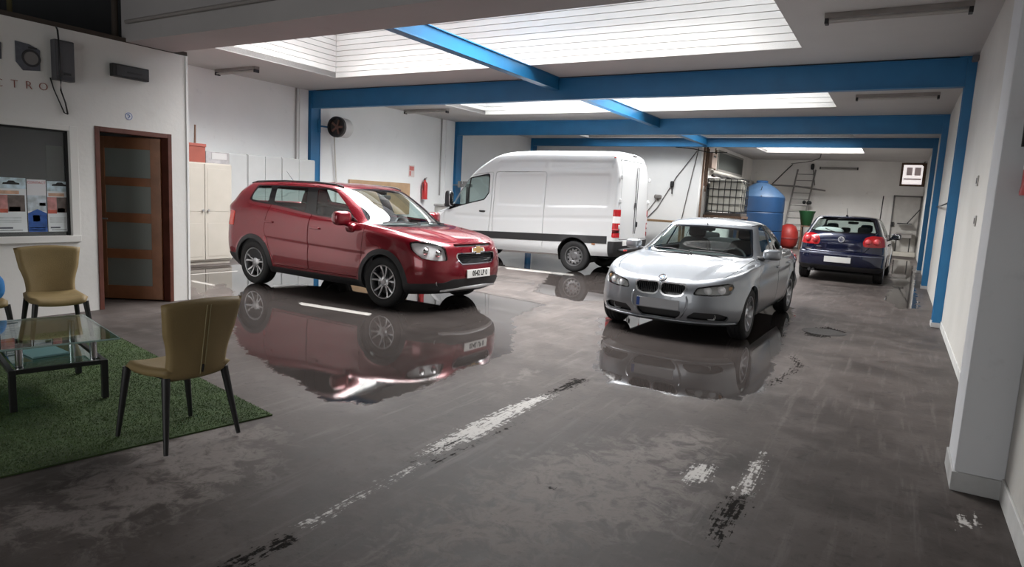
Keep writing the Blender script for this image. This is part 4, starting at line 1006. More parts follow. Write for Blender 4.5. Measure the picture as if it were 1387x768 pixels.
# ================================================================== silver saloon
def silver_saloon():
    car = empty('saloon_car', (-2.298, 9.57, 0), math.radians(-91.5), 'silver saloon car with two kidney grilles, facing the camera beside a puddle', 'car')
    PAINT = mat('silver_paint', (0.26, 0.277, 0.30), 0.34, metal=.75, coat=.9, spec=.5)
    kw = dict(df=.62, nf=2.5, dr=.45, nr=2.8)
    loops = [
        dict(xf=2.02, xr=-2.26, w=.80, z=[(-2.3, .24), (-1.5, .19), (1.5, .19), (2.1, .19)], **kw),
        dict(xf=2.09, xr=-2.33, w=.865, z=[(-2.3, .32), (0, .26), (2.1, .235)], **kw),
        dict(xf=2.12, xr=-2.36, w=.893, z=[(-2.3, .45), (0, .40), (2.1, .37)], **kw),
        dict(xf=2.12, xr=-2.37, w=[(-2.4, .80), (-1.4, .900), (1.3, .905), (2.1, .87)], z=[(-2.3, .62), (0, .56), (2.1, .50)], **kw),
        dict(xf=2.10, xr=-2.37, w=[(-2.4, .79), (-1.4, .897), (1.3, .903), (2.1, .86)], z=[(-2.3, .80), (-1, .77), (.8, .74), (1.5, .68), (2.1, .61)], **kw),
        dict(xf=2.055, xr=-2.35, w=[(-2.4, .70), (-1.9, .81), (-1.3, .872), (.8, .885), (1.6, .84), (2.1, .80)], z=[(-2.3, .88), (-1.5, .895), (-1, .895), (.6, .885), (1.3, .84), (1.7, .775), (2.06, .685)], **kw),
        dict(xf=1.93, xr=-2.30, w=[(-2.4, .68), (-1.8, .79), (-1.3, .84), (.8, .845), (1.6, .77), (2.1, .70)], z=[(-2.3, .94), (-1.5, .94), (-1, .94), (.5, .925), (1.2, .885), (1.6, .825), (1.93, .735)], df=.60, nf=2.3, dr=.45, nr=2.6, cz=.005),
        dict(xf=1.50, xr=-2.02, w=[(-2, .68), (-1, .79), (.6, .80), (1.5, .70)], z=[(-2.0, .975), (-1.5, .97), (-1, .965), (.4, .95), (1.1, .915), (1.5, .855)], df=.55, nf=2.2, dr=.45, nr=2.4, cz=.008),
        dict(xf=1.00, xr=-1.74, w=[(-2, .68), (-.6, .765), (.6, .790), (1, .77)], z=[(-1.7, 1.0), (-.8, .98), (.3, .97), (.62, .965), (1.0, .960)], df=.46, nf=2.1, dr=.40, nr=2.2, cz=.004),
        dict(xf=.66, xr=-1.40, w=[(-1.4, .64), (-.5, .685), (.6, .685)], z=[(-1.4, 1.20), (-.5, 1.165), (.66, 1.155)], df=.42, nf=2.1, dr=.38, nr=2.2),
        dict(xf=.30, xr=-1.02, w=[(-1, .555), (-.3, .585), (.3, .575)], z=[(-1.0, 1.325), (-.4, 1.355), (.3, 1.335)], df=.34, nf=2.2, dr=.34, nr=2.3),
        dict(xf=.20, xr=-.92, w=.50, z=[(-.92, 1.352), (-.4, 1.387), (.2, 1.363)], df=.30, nf=2.2, dr=.30, nr=2.3),
        dict(xf=.02, xr=-.70, w=.27, z=[(-.7, 1.395), (-.35, 1.412), (.02, 1.400)], df=.25, nf=2.2, dr=.25, nr=2.2),
        dict(xf=-.10, xr=-.55, w=0.0, z=[(-.55, 1.412), (-.3, 1.418), (-.1, 1.412)], df=.2, nf=2.2, dr=.2, nr=2.2)]
    S = surface(loops, [5, 6, 6, 6, 7, 5, 12, 14, 9, 9, 4, 7, 6], sharp=())
    WX, WR = 1.38, .315
    flare(S, WX, WR, .345, .012); flare(S, -WX, WR, .345, .012)
    # bonnet creases running from the cowl to the grille, and the door crease
    yv, xv = S.V[:, 1], S.V[:, 0]
    on = (S.A[:, 1] > 5.2) & (S.A[:, 1] < 8.0) & (xv > .5)
    yc = .30+.24*np.clip((2.05-xv)/1.1, 0, 1.2)
    S.V[:, 2] += np.where(on, -.014*np.clip((yv-yc)/.10, 0, 1)*np.clip((8.0-S.A[:, 1]), 0, 1), 0)
    crease = .70+.05*(1-np.clip((xv+1.9)/3.6, 0, 1))
    S.V[:, 1] += np.where((S.A[:, 1] > 1) & (S.A[:, 1] < 6) & (yv > .6) & (xv > -2) & (xv < 1.9), -.012*np.clip(1-np.abs(S.V[:, 2]-crease+.03)/.07, 0, 1), 0)
    body = S
    wf, body = cut(body, circ(WX, WR, .345)); wr, body = cut(body, circ(-WX, WR, .345))
    # glazing
    gw = YZ([(-.3, .940), (.66, .938), (.735, .952), (.58, 1.298), (-.3, 1.322)], .02, True, 7.6, 11.6)
    trim, body = cut(body, lambda q: np.maximum(gw(q), np.where(q.V[:, 0] > .1, -1, 1)))
    glw, trim = cut(trim, grow(gw, -.022))
    put('windscreen_surround', weld_mirror(trim), GLOSSB, car, off=-.002)
    put('windscreen', weld_mirror(glw), CARGLASS, car, off=-.004)
    gr = lambda q: np.where((q.V[:, 0] < -.5) & (q.A[:, 1] > 7.6) & (q.A[:, 1] < 11.5), sdpoly([(-.3, 1.075), (.56, 1.085), (.46, 1.34), (-.3, 1.36)], q.V[:, 1], q.V[:, 2], .02), 1.0)
    glr, body = cut(body, gr); put('rear_window', weld_mirror(glr), TINTGLASS, car, off=-.004)
    swin = XZ([(.70, .955), (.20, 1.30), (-.35, 1.345), (-.85, 1.325), (-1.28, 1.14), (-1.31, 1.03), (-1.2, 1.00)], .02, .26, .86, 7.2, 10.4)
    tr, body = cut(body, grow(swin, .018)); gl, tr = cut(tr, swin)
    bp_, gl = cut(gl, lambda q: np.abs(q.V[:, 0]+.30+.10*(q.V[:, 2]-1.0))-.045)
    rp_, gl = cut(gl, lambda q: np.abs(q.V[:, 0]+1.02-.06*(q.V[:, 2]-1.0))-.018)
    both('window_trim', join(join(tr, bp_), rp_), GLOSSB, car, off=-.001)
    fr, rest = cut(gl, lambda q: -(q.V[:, 0]+.30)); rr, qq = cut(rest, lambda q: -(q.V[:, 0]+1.02))
    for g_ in (fr, rr, qq): both('side_window', g_, CARGLASS if g_ is fr else TINTGLASS, car, off=-.005)
    # head lamps
    hl = lambda q: np.where((q.V[:, 0] > 1.2) & (q.A[:, 1] < 6.0), sdpoly([(.380, .552), (.43, .640), (.62, .680), (.80, .704), (.87, .698), (.89, .66), (.81, .575), (.60, .553)], q.A[:, 2], q.V[:, 2], .02), 1.0)
    lamp, body = cut(body, hl)
    eyebrow, rest = cut(lamp, lambda q: -(hl(q)+.014))
    for o in both('head_lamp', lamp.offset(-.05), mat('lamp_housing', (.50, .51, .50), .3, metal=.1), car): o['label'] = 'dark head lamp housing'
    both('lamp_frame', eyebrow, GLOSSB, car, off=-.004)
    both('lamp_lens', lamp, LENS, car, off=-.001)
    for sg in (1, -1):
        for (x, y, z, r) in ((1.99, .525, .605, .042), (1.91, .66, .62, .042)):
            b = B(); b.lathe([(.001, .018), (r*.6, .012), (r*.9, -.01), (r, -.014), (r*1.12, 0), (r*1.2, -.02)], 'x', 24, c=(x, y*sg, z)); b.build('lamp_projector', REFLECTOR, car, smooth=50)
        b = B(); b.sell((1.80, .745*sg, .645), (.08, .04, .05), .6, .6); b.build('turn_signal', mat('amber_lens', (.55, .30, .12), .2), car, smooth=0)
    # kidney grilles with chrome surrounds
    kid = YZ([(.022, .658), (.285, .652), (.300, .62), (.265, .545), (.20, .528), (.06, .532), (.022, .56)], .028, True, 0, 6.4)
    kout, body = cut(body, grow(kid, .018)); kin, kring = cut(kout, kid)
    both('grille_surround', kring, mat('grille_chrome', (.75, .76, .78), .18, metal=.9), car, lip=.03, off=.010)
    both('kidney_grille', kin, GLOSSB, car, off=-.035)
    for sg in (1, -1):
        for k in range(10):
            y = .045+k*.0245
            b = B(); b.box((2.068-.18*y*y, y*sg, .595), (.03, .006, .11)); b.build('grille_bar', BLACKP, car)
    # lower intakes
    for nm, poly in (('air_intake', [(-.5, .350), (.275, .350), (.26, .30), (.20, .243), (-.5, .243)]),):
        pc, body = cut(body, YZ(poly, .012, True, 0, 4.5)); put(nm, weld_mirror(pc), BLACKP, car, off=-.05)
        for z in (.27, .293, .316):
            b = B(); b.box((2.035, 0, z), (.02, .46, .006)); b.build('intake_slat', GLOSSB, car)
    fg, body = cut(body, lambda q: np.where((q.V[:, 0] > 1.2) & (q.A[:, 1] < 4), sdpoly([(.335, .262), (.35, .30), (.42, .355), (.68, .358), (.84, .318), (.80, .262)], q.A[:, 2], q.V[:, 2], .015), 1.0))
    both('fog_intake', fg, BLACKP, car, off=-.05)
    for sg in (1, -1):
        b = B(); b.lathe([(.001, .01), (.04, .004), (.047, -.01), (.05, .012), (.054, -.02)], 'x', 24, c=(1.93, .58*sg, .308)); b.build('fog_lamp', REFLECTOR, car, smooth=50)
    # the chrome-like lip that frames the number plate field
    for sg in (1, -1):
        b = B(); b.tube([(2.075, .31*sg, .56), (2.10, .335*sg, .48), (2.105, .33*sg, .40), (2.095, .29*sg, .31), (2.07, .24*sg, .245)], .014, 8); b.build('bumper_rib', PAINT, car, smooth=0)
    b = B(); P = loop_pts(loops[1]); pts = [(p[0]+.004, p[1], p[2]-.004) for p in P[:NF-8:3]]; pts = [(x, -y, z) for x, y, z in pts[::-1][:-1]]+pts
    b.tube(pts, .012, 6); b.build('front_splitter', PAINT, car, smooth=0)
    # doors and bonnet as panels of their own
    d1 = XZ([(.98, .30), (.86, .24), (-.22, .24), (-.24, 1.0), (-.27, 1.36), (.20, 1.33), (.76, .955), (1.0, .80)], .03, .2, .9, 0.8, 10.4)
    d2 = XZ([(-.23, .24), (-.80, .24), (-.98, .42), (-1.16, .70), (-1.10, .95), (-1.30, 1.03), (-1.26, 1.16), (-.86, 1.345), (-.28, 1.36)], .03, .2, .9, 0.8, 10.4)
    panels = []
    for g in (d1, d2):
        p_, body = cut(body, grow(g, .004)); p_, _ = cut(p_, grow(g, -.004)); panels.append(p_)
    hood = lambda q: np.where((q.A[:, 1] > 5.2) & (q.A[:, 1] < 8.3) & (q.V[:, 0] > .3), sdpoly([(2.03, -.3), (2.03, .25), (1.97, .46), (1.83, .65), (1.55, .735), (.80, .775), (.62, .74), (.93, .40), (1.02, -.3)], q.V[:, 0], q.V[:, 1], .02), 1.0)
    hd, body = cut(body, grow(hood, .0035)); hd, _ = cut(hd, grow(hood, -.0035))
    put('body', weld_mirror(body), PAINT, car, lip=.025)
    put('bonnet', weld_mirror(hd), PAINT, car, lip=.02)
    for p_, hx in zip(panels, ((-.10, .80), (-.98, .815))):
        a, b_ = both('door', p_, PAINT, car, lip=.02)
        handle_bar(a, hx[0], .905, hx[1], PAINT, .2); handle_bar(b_, hx[0], -.905, hx[1], PAINT, .2)
    put('cabin_lining', weld_mirror(Msh(S.V, S.A, [f for f in S.F if S.A[f[0], 1] < 8.0 and S.A[f[0], 1] > .5 and -1.9 < S.V[f[0], 0] < .95 and S.V[f[0], 1] > .5]).compact()), CABIN, car, off=-.04)
    put('headliner', weld_mirror(Msh(S.V, S.A, [f for f in S.F if S.A[f[0], 1] > 10.2]).compact()), CABINL, car, off=-.02)
    # roundel
    M_ = Matrix.Translation((2.035, 0, .715)) @ Matrix.Rotation(-.78, 4, 'Y')
    b = B(); b.lathe([(.001, .004), (.040, .004), (.042, .007), (.047, .007), (.049, 0), (.049, -.02)], 'x', 32); bmesh.ops.transform(b.bm, matrix=M_, verts=b.bm.verts[:]); rd = b.build('badge', mat('badge_rim', (.05, .05, .06), .2), car, smooth=40)
    for q in range(4):
        b = B(); a0 = q*PI/2; poly = [(0, 0)]+[(.027*math.cos(a0+t), .027*math.sin(a0+t)) for t in np.linspace(0, PI/2, 8)]
        b.prism(poly, .0045, .0085, M_ @ Matrix.Rotation(PI/2, 4, 'Y')); b.build('badge_quarter', mat('badge_blue', (.05, .16, .45), .25) if q % 2 else mat('badge_white', (.8, .8, .8), .25), rd)
    b = B(); b.lathe([(.040, .0055), (.047, .0085), (.049, .004)], 'x', 32); bmesh.ops.transform(b.bm, matrix=M_, verts=b.bm.verts[:]); b.build('badge_ring', CHROME, rd, smooth=40)
    plate(car, (2.118, -.01, .415), 0, .52, .11, None, 0, True, mat('plate_grey', (.42, .43, .45), .4))
    for x in (WX, -WX):
        for sg in (1, -1): wheel(car, x, .795*sg, WR, .205, .218, 'multi10')
    wells(car, (WX, -WX), .35, .86); underbody(car, loops[0], .20)
    for sg in (1, -1): wing_mirror(car, .62, .945*sg, 1.0, (.14, .23, .135), PAINT)
    # tail lamps
    for sg in (1, -1):
        b = B(); b.sell((-2.19, .70*sg, .80), (.26, .24, .15), .5, .5); b.build('tail_lamp', REDLENS, car, smooth=0)
    # cabin
    for sg in (1, -1): seat(car, -.05, .37*sg, .45)
    seat(car, -.95, 0, .50, w=1.2, back=.55, head=False, name='rear_bench')
    for sg in (1, -1):
        b = B(); b.sell((-1.38, .38*sg, 1.10), (.09, .24, .13), .5, .5); b.build('headrest', SEAT, car, smooth=0)
    b = B(); b.sell((.72, 0, .84), (.62, 1.42, .24), .5, .5); b.build('dashboard', CABIN, car, smooth=0)
    steering(car, .33, .37, .86)
    b = B(); b.sell((.30, 0, 1.27), (.03, .22, .06), .5, .5); b.tube([(.30, 0, 1.29), (.33, 0, 1.345)], .01, 6); b.build('rear_view_mirror', CABIN, car, smooth=40)
    for y0, y1 in ((.55, -.03), (-.02, -.58)):
        b = B(); b.tube([(1.01-.22*y0*y0, y0, .978), (.97-.22*((y0+y1)/2)**2, (y0+y1)/2, .998), (.965-.22*y1*y1, y1, .992)], .008, 6); b.build('wiper', BLACKP, car)
    b = B(); b.tube([(1.0, 0, .965), (1.02, .02, .985)], .01); b.build('washer_jet', CHROME, car)
    return car
silver_saloon()
# ================================================================== dark blue hatchback
def blue_hatch():
    car = empty('hatchback_car', (-1.06, 18.70, 0), math.radians(88.3), 'dark blue hatchback seen from behind near the back wall', 'car')
    car.scale = (1.02, 1.02, 1.03)
    PAINT = mat('blue_paint', (0.005, 0.008, 0.034), 0.22, metal=.35, coat=1.0)
    kw = dict(df=.55, nf=2.6, dr=.42, nr=2.7)
    WX, WR = 1.29, .315
    loops = [
        dict(xf=2.08, xr=-1.93, w=.80, z=[(-2, .27), (0, .20), (2.1, .22)], **kw),
        dict(xf=2.14, xr=-2.01, w=.865, z=[(-2, .36), (0, .29), (2.1, .32)], **kw),
        dict(xf=2.16, xr=-2.04, w=.882, z=[(-2, .50), (2.1, .47)], **kw),
        dict(xf=2.14, xr=-2.045, w=.888, z=[(-2, .655), (2.1, .62)], **kw),
        dict(xf=2.10, xr=-2.00, w=[(-2, .86), (-1.2, .885), (1.3, .88), (2.1, .84)], z=[(-2, .69), (0, .72), (1.4, .74), (2.1, .70)], **kw),
        dict(xf=2.04, xr=-1.995, w=[(-2, .83), (-1.2, .872), (1.0, .87), (2.1, .80)], z=[(-2, .90), (0, .90), (1.2, .88), (2.05, .76)], **kw),
        dict(xf=1.80, xr=-1.965, w=[(-2, .80), (-1.2, .85), (.9, .85), (1.9, .74)], z=[(-2, 1.03), (-1, .985), (0, .965), (1.0, .95), (1.8, .85)], df=.5, nf=2.4, dr=.40, nr=2.6),
        dict(xf=1.08, xr=-1.93, w=[(-2, .76), (-1.2, .81), (.6, .81), (1.1, .77)], z=[(-2, 1.10), (-1, 1.045), (0, 1.02), (.8, 1.01), (1.08, 1.0)], df=.44, nf=2.2, dr=.38, nr=2.5),
        dict(xf=.72, xr=-1.78, w=[(-1.8, .69), (-1, .735), (.7, .73)], z=[(-1.8, 1.27), (-.8, 1.24), (.7, 1.22)], df=.40, nf=2.2, dr=.36, nr=2.5),
        dict(xf=.32, xr=-1.56, w=[(-1.6, .61), (-.8, .645), (.3, .635)], z=[(-1.56, 1.435), (-.8, 1.435), (.32, 1.40)], df=.34, nf=2.3, dr=.30, nr=2.6),
        dict(xf=.22, xr=-1.50, w=.57, z=[(-1.5, 1.465), (-.6, 1.47), (.22, 1.43)], df=.32, nf=2.3, dr=.28, nr=2.6),
        dict(xf=.05, xr=-1.40, w=.3, z=[(-1.4, 1.485), (-.6, 1.495), (.05, 1.47)], df=.26, nf=2.2, dr=.25, nr=2.4),
        dict(xf=-.1, xr=-1.3, w=0.0, z=[(-1.3, 1.495), (-.6, 1.503), (-.1, 1.49)], df=.2, nf=2.2, dr=.2, nr=2.2)]
    S = surface(loops, [4, 5, 5, 4, 8, 7, 9, 8, 8, 4, 6, 5], sharp=(3,))
    flare(S, WX, WR, .35, .012); flare(S, -WX, WR, .35, .012)
    body = S
    for sx in (WX, -WX): _, body = cut(body, circ(sx, WR, .345))
    rear = lambda poly, r, t0, t1: (lambda q: np.where((q.V[:, 0] < -1.0) & (q.A[:, 1] > t0) & (q.A[:, 1] < t1), sdpoly(poly, q.V[:, 1], q.V[:, 2], r), 1.0))
    gr = rear([(-.3, 1.095), (.66, 1.115), (.685, 1.15), (.575, 1.415), (-.3, 1.435)], .03, 6.4, 10)
    tr, body = cut(body, gr); gl, tr = cut(tr, grow(gr, -.03))
    put('rear_window_surround', weld_mirror(tr), GLOSSB, car, off=-.001); put('rear_window', weld_mirror(gl), CARGLASS, car, off=-.004)
    gw = YZ([(-.3, 1.0), (.64, 1.0), (.70, 1.03), (.585, 1.37), (-.3, 1.40)], .03, True, 6.6, 10)
    ws, body = cut(body, lambda q: np.maximum(gw(q), np.where(q.V[:, 0] > .1, -1, 1))); put('windscreen', weld_mirror(ws), CARGLASS, car, off=-.004)
    win = XZ([(.80, 1.02), (.22, 1.385), (-.6, 1.415), (-1.28, 1.38), (-1.50, 1.12), (-1.40, 1.075)], .03, .2, .85, 6.3, 9.4)
    tr, body = cut(body, grow(win, .015)); gl, tr = cut(tr, win)
    for xc in (-.22, -1.02):
        bb_, gl = cut(gl, lambda q: np.abs(q.V[:, 0]-xc)-.04); tr = join(tr, bb_)
    both('window_trim', tr, GLOSSB, car, off=-.001)
    g1, r_ = cut(gl, lambda q: -(q.V[:, 0]+.22)); g2, g3 = cut(r_, lambda q: -(q.V[:, 0]+1.02))
    for g in (g1, g2, g3): both('side_window', g, CARGLASS, car, off=-.004)
    # tail lamps: rounded clusters wrapping the rear corners with two bright discs
    lampg = rear([(.45, .83), (.43, .93), (.47, 1.035), (.60, 1.075), (.90, 1.06), (.90, .86), (.78, .83)], .05, 3.5, 8)
    lamp, body = cut(body, lampg)
    both('tail_lamp', lamp, REDLENS, car, off=.008, lip=.02)
    for sg in (1, -1):
        for (x, y, z, r) in ((-1.965, .535, .945, .062), (-1.90, .70, .955, .068)):
            b = B(); b.sell((x, y*sg, z), (.09, r*2, r*2), 1.0, 1.0, 24, 14); b.build('lamp_disc', REDPALE, car, smooth=0)
    # black bumper valance, hatch panel, doors
    val, body = cut(body, lambda q: np.where((q.V[:, 0] < -1.5), q.V[:, 2]-.375, 1.0)); put('valance', weld_mirror(val), BLACKP, car, lip=.02)
    bstrip, body = cut(body, lambda q: np.where((q.V[:, 0] < -1.2), np.abs(q.V[:, 2]-.635)-.014, 1.0)); put('bumper_strip', weld_mirror(bstrip), mat('strip_grey', (.16, .17, .22), .3), car, off=.006, lip=.01)
    hat = rear([(-.3, .70), (.47, .70), (.56, .80), (.62, 1.09), (.70, 1.16), (.60, 1.44), (-.3, 1.46)], .03, 3.2, 10)
    ht, body = cut(body, grow(hat, .005)); ht, _ = cut(ht, grow(hat, -.005))
    d1 = XZ([(.95, .28), (-.17, .28), (-.20, 1.44), (.20, 1.42), (.88, 1.0), (1.0, .8)], .04, .2, .9, .8, 9.2); d2 = XZ([(-.19, .28), (-.75, .28), (-1.0, .62), (-1.02, 1.43), (-.21, 1.44)], .04, .2, .9, .8, 9.2)
    for g, hx in ((d1, -.06), (d2, -.88)):
        p_, body = cut(body, grow(g, .004)); p_, _ = cut(p_, grow(g, -.004))
        for o, sg in zip(both('door', p_, PAINT, car, lip=.02), (1, -1)): handle_bar(o, hx, .885*sg, .86, PAINT)
    put('body', weld_mirror(body), PAINT, car, lip=.02)
    hatch = put('tailgate', weld_mirror(ht), PAINT, car, lip=.02)
    # round badge on the tailgate
    b = B(); b.lathe([(.001, -.010), (.050, -.010), (.052, -.016), (.062, -.016), (.066, 0), (.066, .03)], 'x', 32, c=(-2.0, 0, .965)); bd = b.build('badge', mat('badge_silver', (.75, .75, .76), .25, metal=.5), hatch, smooth=40)
    b = B(); b.lathe([(.001, -.0115), (.050, -.0115)], 'x', 32, c=(-2.0, 0, .965)); b.build('badge_field', mat('badge_navy', (.015, .02, .07), .2), hatch)
    b = B()
    for pts in ([(-.024, .040), (0, .002), (.024, .040)], [(-.040, .022), (-.017, -.042), (0, -.006), (.017, -.042), (.040, .022)]):
        b.tube([(-2.014, -px, .965+pz) for px, pz in pts], .0055, 6)
    b.build('badge_letters', mat('badge_silver', (.75, .75, .76), .25, metal=.5), hatch)
    plate(car, (-2.058, .03, .515), PI, .54, .125, None, 0, False, mat('plate_dull', (.60, .60, .58), .45))
    b = B(); b.box((-1.985, .66, .725), (.01, .14, .035), rot=Rz(-.15)); b.build('script_badge', CHROME, car)
    b = B(); b.box((-2.0, .44, .79), (.01, .10, .018)); b.build('script_badge', CHROME, car)
    b = B(); b.cyl((-1.35, 0, 1.49), (-1.52, 0, 1.66), .006, .003, 8); b.sell((-1.34, 0, 1.497), (.10, .05, .03)); b.build('aerial', BLACKP, car)
    b = B(); b.sell((-1.54, 0, 1.452), (.14, 1.12, .03), .5, .4); b.build('roof_spoiler', PAINT, car, smooth=0)
    b = B(); b.sell((-1.60, 0, 1.425), (.04, .34, .022)); b.build('brake_lamp', GLOSSB, car, smooth=0)
    b = B(); b.tube([(-1.93, .02, 1.10), (-1.90, .22, 1.14), (-1.87, .36, 1.19)], .01, 6); b.build('wiper', BLACKP, car)
    b = B(); b.cyl((-1.98, .60, .25), (-1.80, .60, .25), .032, n=16); b.cyl((-1.98, .52, .25), (-1.80, .52, .25), .032, n=16); b.build('exhaust_pipe', DARKM, car, smooth=40)
    for x in (WX, -WX):
        for sg in (1, -1): wheel(car, x, .775*sg, WR, .205, .205, 'five')
    wells(car, (WX, -WX), .35, .85); underbody(car, loops[0], .22)
    for sg in (1, -1): wing_mirror(car, .66, .97*sg, 1.03, (.13, .22, .15), PAINT)
    put('cabin_lining', weld_mirror(Msh(S.V, S.A, [f for f in S.F if .5 < S.A[f[0], 1] < 7.0 and -1.9 < S.V[f[0], 0] < 1.0]).compact()), CABIN, car, off=-.04)
    put('headliner', weld_mirror(Msh(S.V, S.A, [f for f in S.F if S.A[f[0], 1] > 9.2]).compact()), CABINL, car, off=-.02)
    for sg in (1, -1): seat(car, .0, .37*sg, .46)
    seat(car, -.85, 0, .50, w=1.25, back=.45, head=False, name='rear_bench')
    for y in (.38, 0, -.38):
        b = B(); b.sell((-1.26, y, 1.17), (.10, .27 if y else .20, .17 if y else .11), .5, .5); b.build('headrest', SEAT, car, smooth=0)
    b = B(); b.bb(-1.80, -1.30, -.62, .62, .99, 1.02, .01); b.build('parcel_shelf', CABIN, car)
    b = B(); b.sell((-1.66, .30, 1.13), (.22, .60, .19), .8, .8); b.build('white_cloth', mat('white_cloth', (.75, .76, .75), .9, bump=.4, bscale=12), car, smooth=0)
    b = B(); b.sell((.80, 0, .90), (.55, 1.45, .24), .5, .5); b.build('dashboard', CABIN, car, smooth=0)
    b = B(); b.sell((.40, 0, 1.32), (.03, .24, .07), .5, .5); b.build('rear_view_mirror', CABIN, car, smooth=0)
    steering(car, .42, .37, .95)
    return car
blue_hatch()
# ================================================================== furniture in the waiting corner
OLIVE = mat('olive_upholstery', (0.27, 0.195, 0.085), 0.6, var=.10, vscale=6, bump=.15, bscale=120)
LEGB = mat('black_leg', (0.012, 0.012, 0.013), 0.45)
def make_chair(label, loc, rz, group='olive waiting-corner chairs'):
    c = empty('upholstered_chair', loc, rz, label, 'chair', group)
    def slab(fn, nu, nv, name, mt, th):
        V = []; F = []
        P = np.array([[fn(-1+2*i/nu, j/nv) for i in range(nu+1)] for j in range(nv+1)])
        du = np.gradient(P, axis=1); dv = np.gradient(P, axis=0); N = np.cross(du, dv); N /= np.linalg.norm(N, axis=2, keepdims=True)
        edge = np.ones((nv+1, nu+1, 1))
        for j in range(nv+1):
            for i in range(nu+1):
                u = abs(-1+2*i/nu); v = min(j/nv, 1-j/nv)
                edge[j, i] = math.sqrt(max(.0, 1-max(0, (u-.86)/.14)**2))*math.sqrt(max(.0, 1-max(0, (.07-v)/.07)**2))
        A = P+N*th/2*edge; Bq = P-N*th/2*edge; n = (nu+1)*(nv+1)
        V = np.r_[A.reshape(-1, 3), Bq.reshape(-1, 3)]
        for j in range(nv):
            for i in range(nu):
                a = j*(nu+1)+i; F.append((a, a+1, a+nu+2, a+nu+1)); F.append((n+a, n+a+nu+1, n+a+nu+2, n+a+1))
        me = mesh_from(name, V, F, True); o = link(name, me, mt, c)
        bm = bmesh.new(); bm.from_mesh(me); bmesh.ops.remove_doubles(bm, verts=bm.verts[:], dist=2e-4); bmesh.ops.recalc_face_normals(bm, faces=bm.faces[:]); bm.to_mesh(me); bm.free()
        return o
    def back(u, v):
        w = .195+.03*v+.025*v*v-.02*math.sin(PI*min(1, v*1.6))
        return (-.205-.085*v+.05*u*u*(1-.3*v), u*w*1.02, .40+.485*v-.02*u*u*v)
    def seat_(u, v):
        x = -.21+.45*v; w = .205+.025*math.sin(PI*min(1, v*.9))-.03*max(0, v-.75)/.25
        return (x, u*w, .435+.018*u*u-.012*math.sin(PI*v)-.03*max(0, v-.85)/.15+.012*(1-v))
    bk = slab(back, 20, 20, 'backrest', OLIVE, .045); slab(seat_, 18, 18, 'seat', OLIVE, .055)
    for s in (-.012, .012):
        b = B(); b.tube([(-.228-.085*v-.002, s, .40+.485*v) for v in np.linspace(.06, .92, 12)], .0035, 6); b.build('seam', mat('seam_thread', (.33, .28, .15), .7), bk)
    b = B(); b.tube([(-.236, .0, .44), (-.245, 0, .485)], .006, 6); b.build('zip', LEGB, bk)
    for sx, sy in ((1, 1), (1, -1), (-1, 1), (-1, -1)):
        b = B(); b.cyl((.245*sx, .235*sy, 0), ((.215 if sx > 0 else .175)*sx, .185*sy, .425), .013, .024, 12); b.build('leg', LEGB, c, smooth=40)
    b = B(); b.bb(-.16, .16, -.16, .16, .40, .412); b.build('seat_frame', LEGB, c)
    return c
make_chair('olive upholstered chair with its back to the camera, standing half off the green turf', (-3.655, 2.30, .018), PI, 'olive waiting-corner chairs')
make_chair('olive upholstered chair against the office wall, facing the camera behind the glass table', (-6.45, 2.91, .018), math.radians(-14), 'olive waiting-corner chairs')
make_chair('olive upholstered chair cut off by the left picture edge, beside the blue cushion', (-6.61, 2.33, .018), math.radians(0), 'olive waiting-corner chairs')
o = B().sell((0, 0, 0), (.15, .40, .27), .75, .6, 24, 16).build('cushion', mat('blue_cloth', (.03, .20, .50), .8, bump=.2, bscale=40), smooth=0, loc=(-6.36, 2.285, .61), rot=(0, -.12, 0))
tag(o, 'rounded blue cushion on the chair at the left picture edge', 'cushion')

def glass_table():
    t = empty('glass_coffee_table', (-5.11, 2.24, .018), math.radians(-14), 'low glass coffee table with a black metal frame on green turf', 'coffee table')
    G = glass_mat('table_glass', (.86, .95, .93), .9, ior=1.9)
    hx, hy = .50, .33
    b = B(); b.bb(-hx, hx, -hy, hy, .432, .444, .003); b.build('table_top', G, t)
    b = B()
    for s in (-1, 1): b.bb(-hx, hx, s*hy-.003, s*hy+.003, .4325, .4435)
    for s in (-1, 1): b.bb(s*hx-.003, s*hx+.003, -hy, hy, .4325, .4435)
    b.build('glass_edge', mat('glass_edge_green', (.30, .42, .40), .2), t)
    fx, fy = .38, .26
    for sx in (-1, 1):
        for sy in (-1, 1):
            b = B(); b.bb(sx*fx-.02, sx*fx+.02, sy*fy-.02, sy*fy+.02, 0, .275, .004); b.build('leg', LEGB, t)
            b = B(); b.cyl((sx*(fx-.06), sy*(fy-.05), .27), (sx*(fx-.06), sy*(fy-.05), .432), .022, n=16); b.build('glass_post', mat('chrome_post', (.7, .7, .72), .12, metal=1), t, smooth=40)
    for sy in (-1, 1):
        b = B(); b.bb(-fx+.02, fx-.02, sy*fy-.015, sy*fy+.015, .245, .275, .003); b.build('frame_rail', LEGB, t)
    for sx in (-1, 1):
        b = B(); b.bb(sx*fx-.015, sx*fx+.015, -fy+.02, fy-.02, .245, .275, .003); b.build('frame_rail', LEGB, t)
    b = B(); b.bb(-fx+.03, fx-.03, -fy+.03, fy-.03, .262, .270, .002); b.build('lower_shelf', glass_mat('shelf_glass', (.6, .78, .76), .75, extra=(.02, .035, .035)), t)
    b = B(); b.bb(-.16, .10, -.12, .10, .271, .285, .002); lf = b.build('leaflet', mat('leaflet_blue', (.20, .34, .36), .6)); lf.parent = None
    lf.matrix_world = Matrix.Translation((-5.11, 2.24, .019)) @ Matrix.Rotation(math.radians(-5), 4, 'Z'); tag(lf, 'grey-blue leaflet lying on the lower shelf of the glass table', 'leaflet')
glass_table()

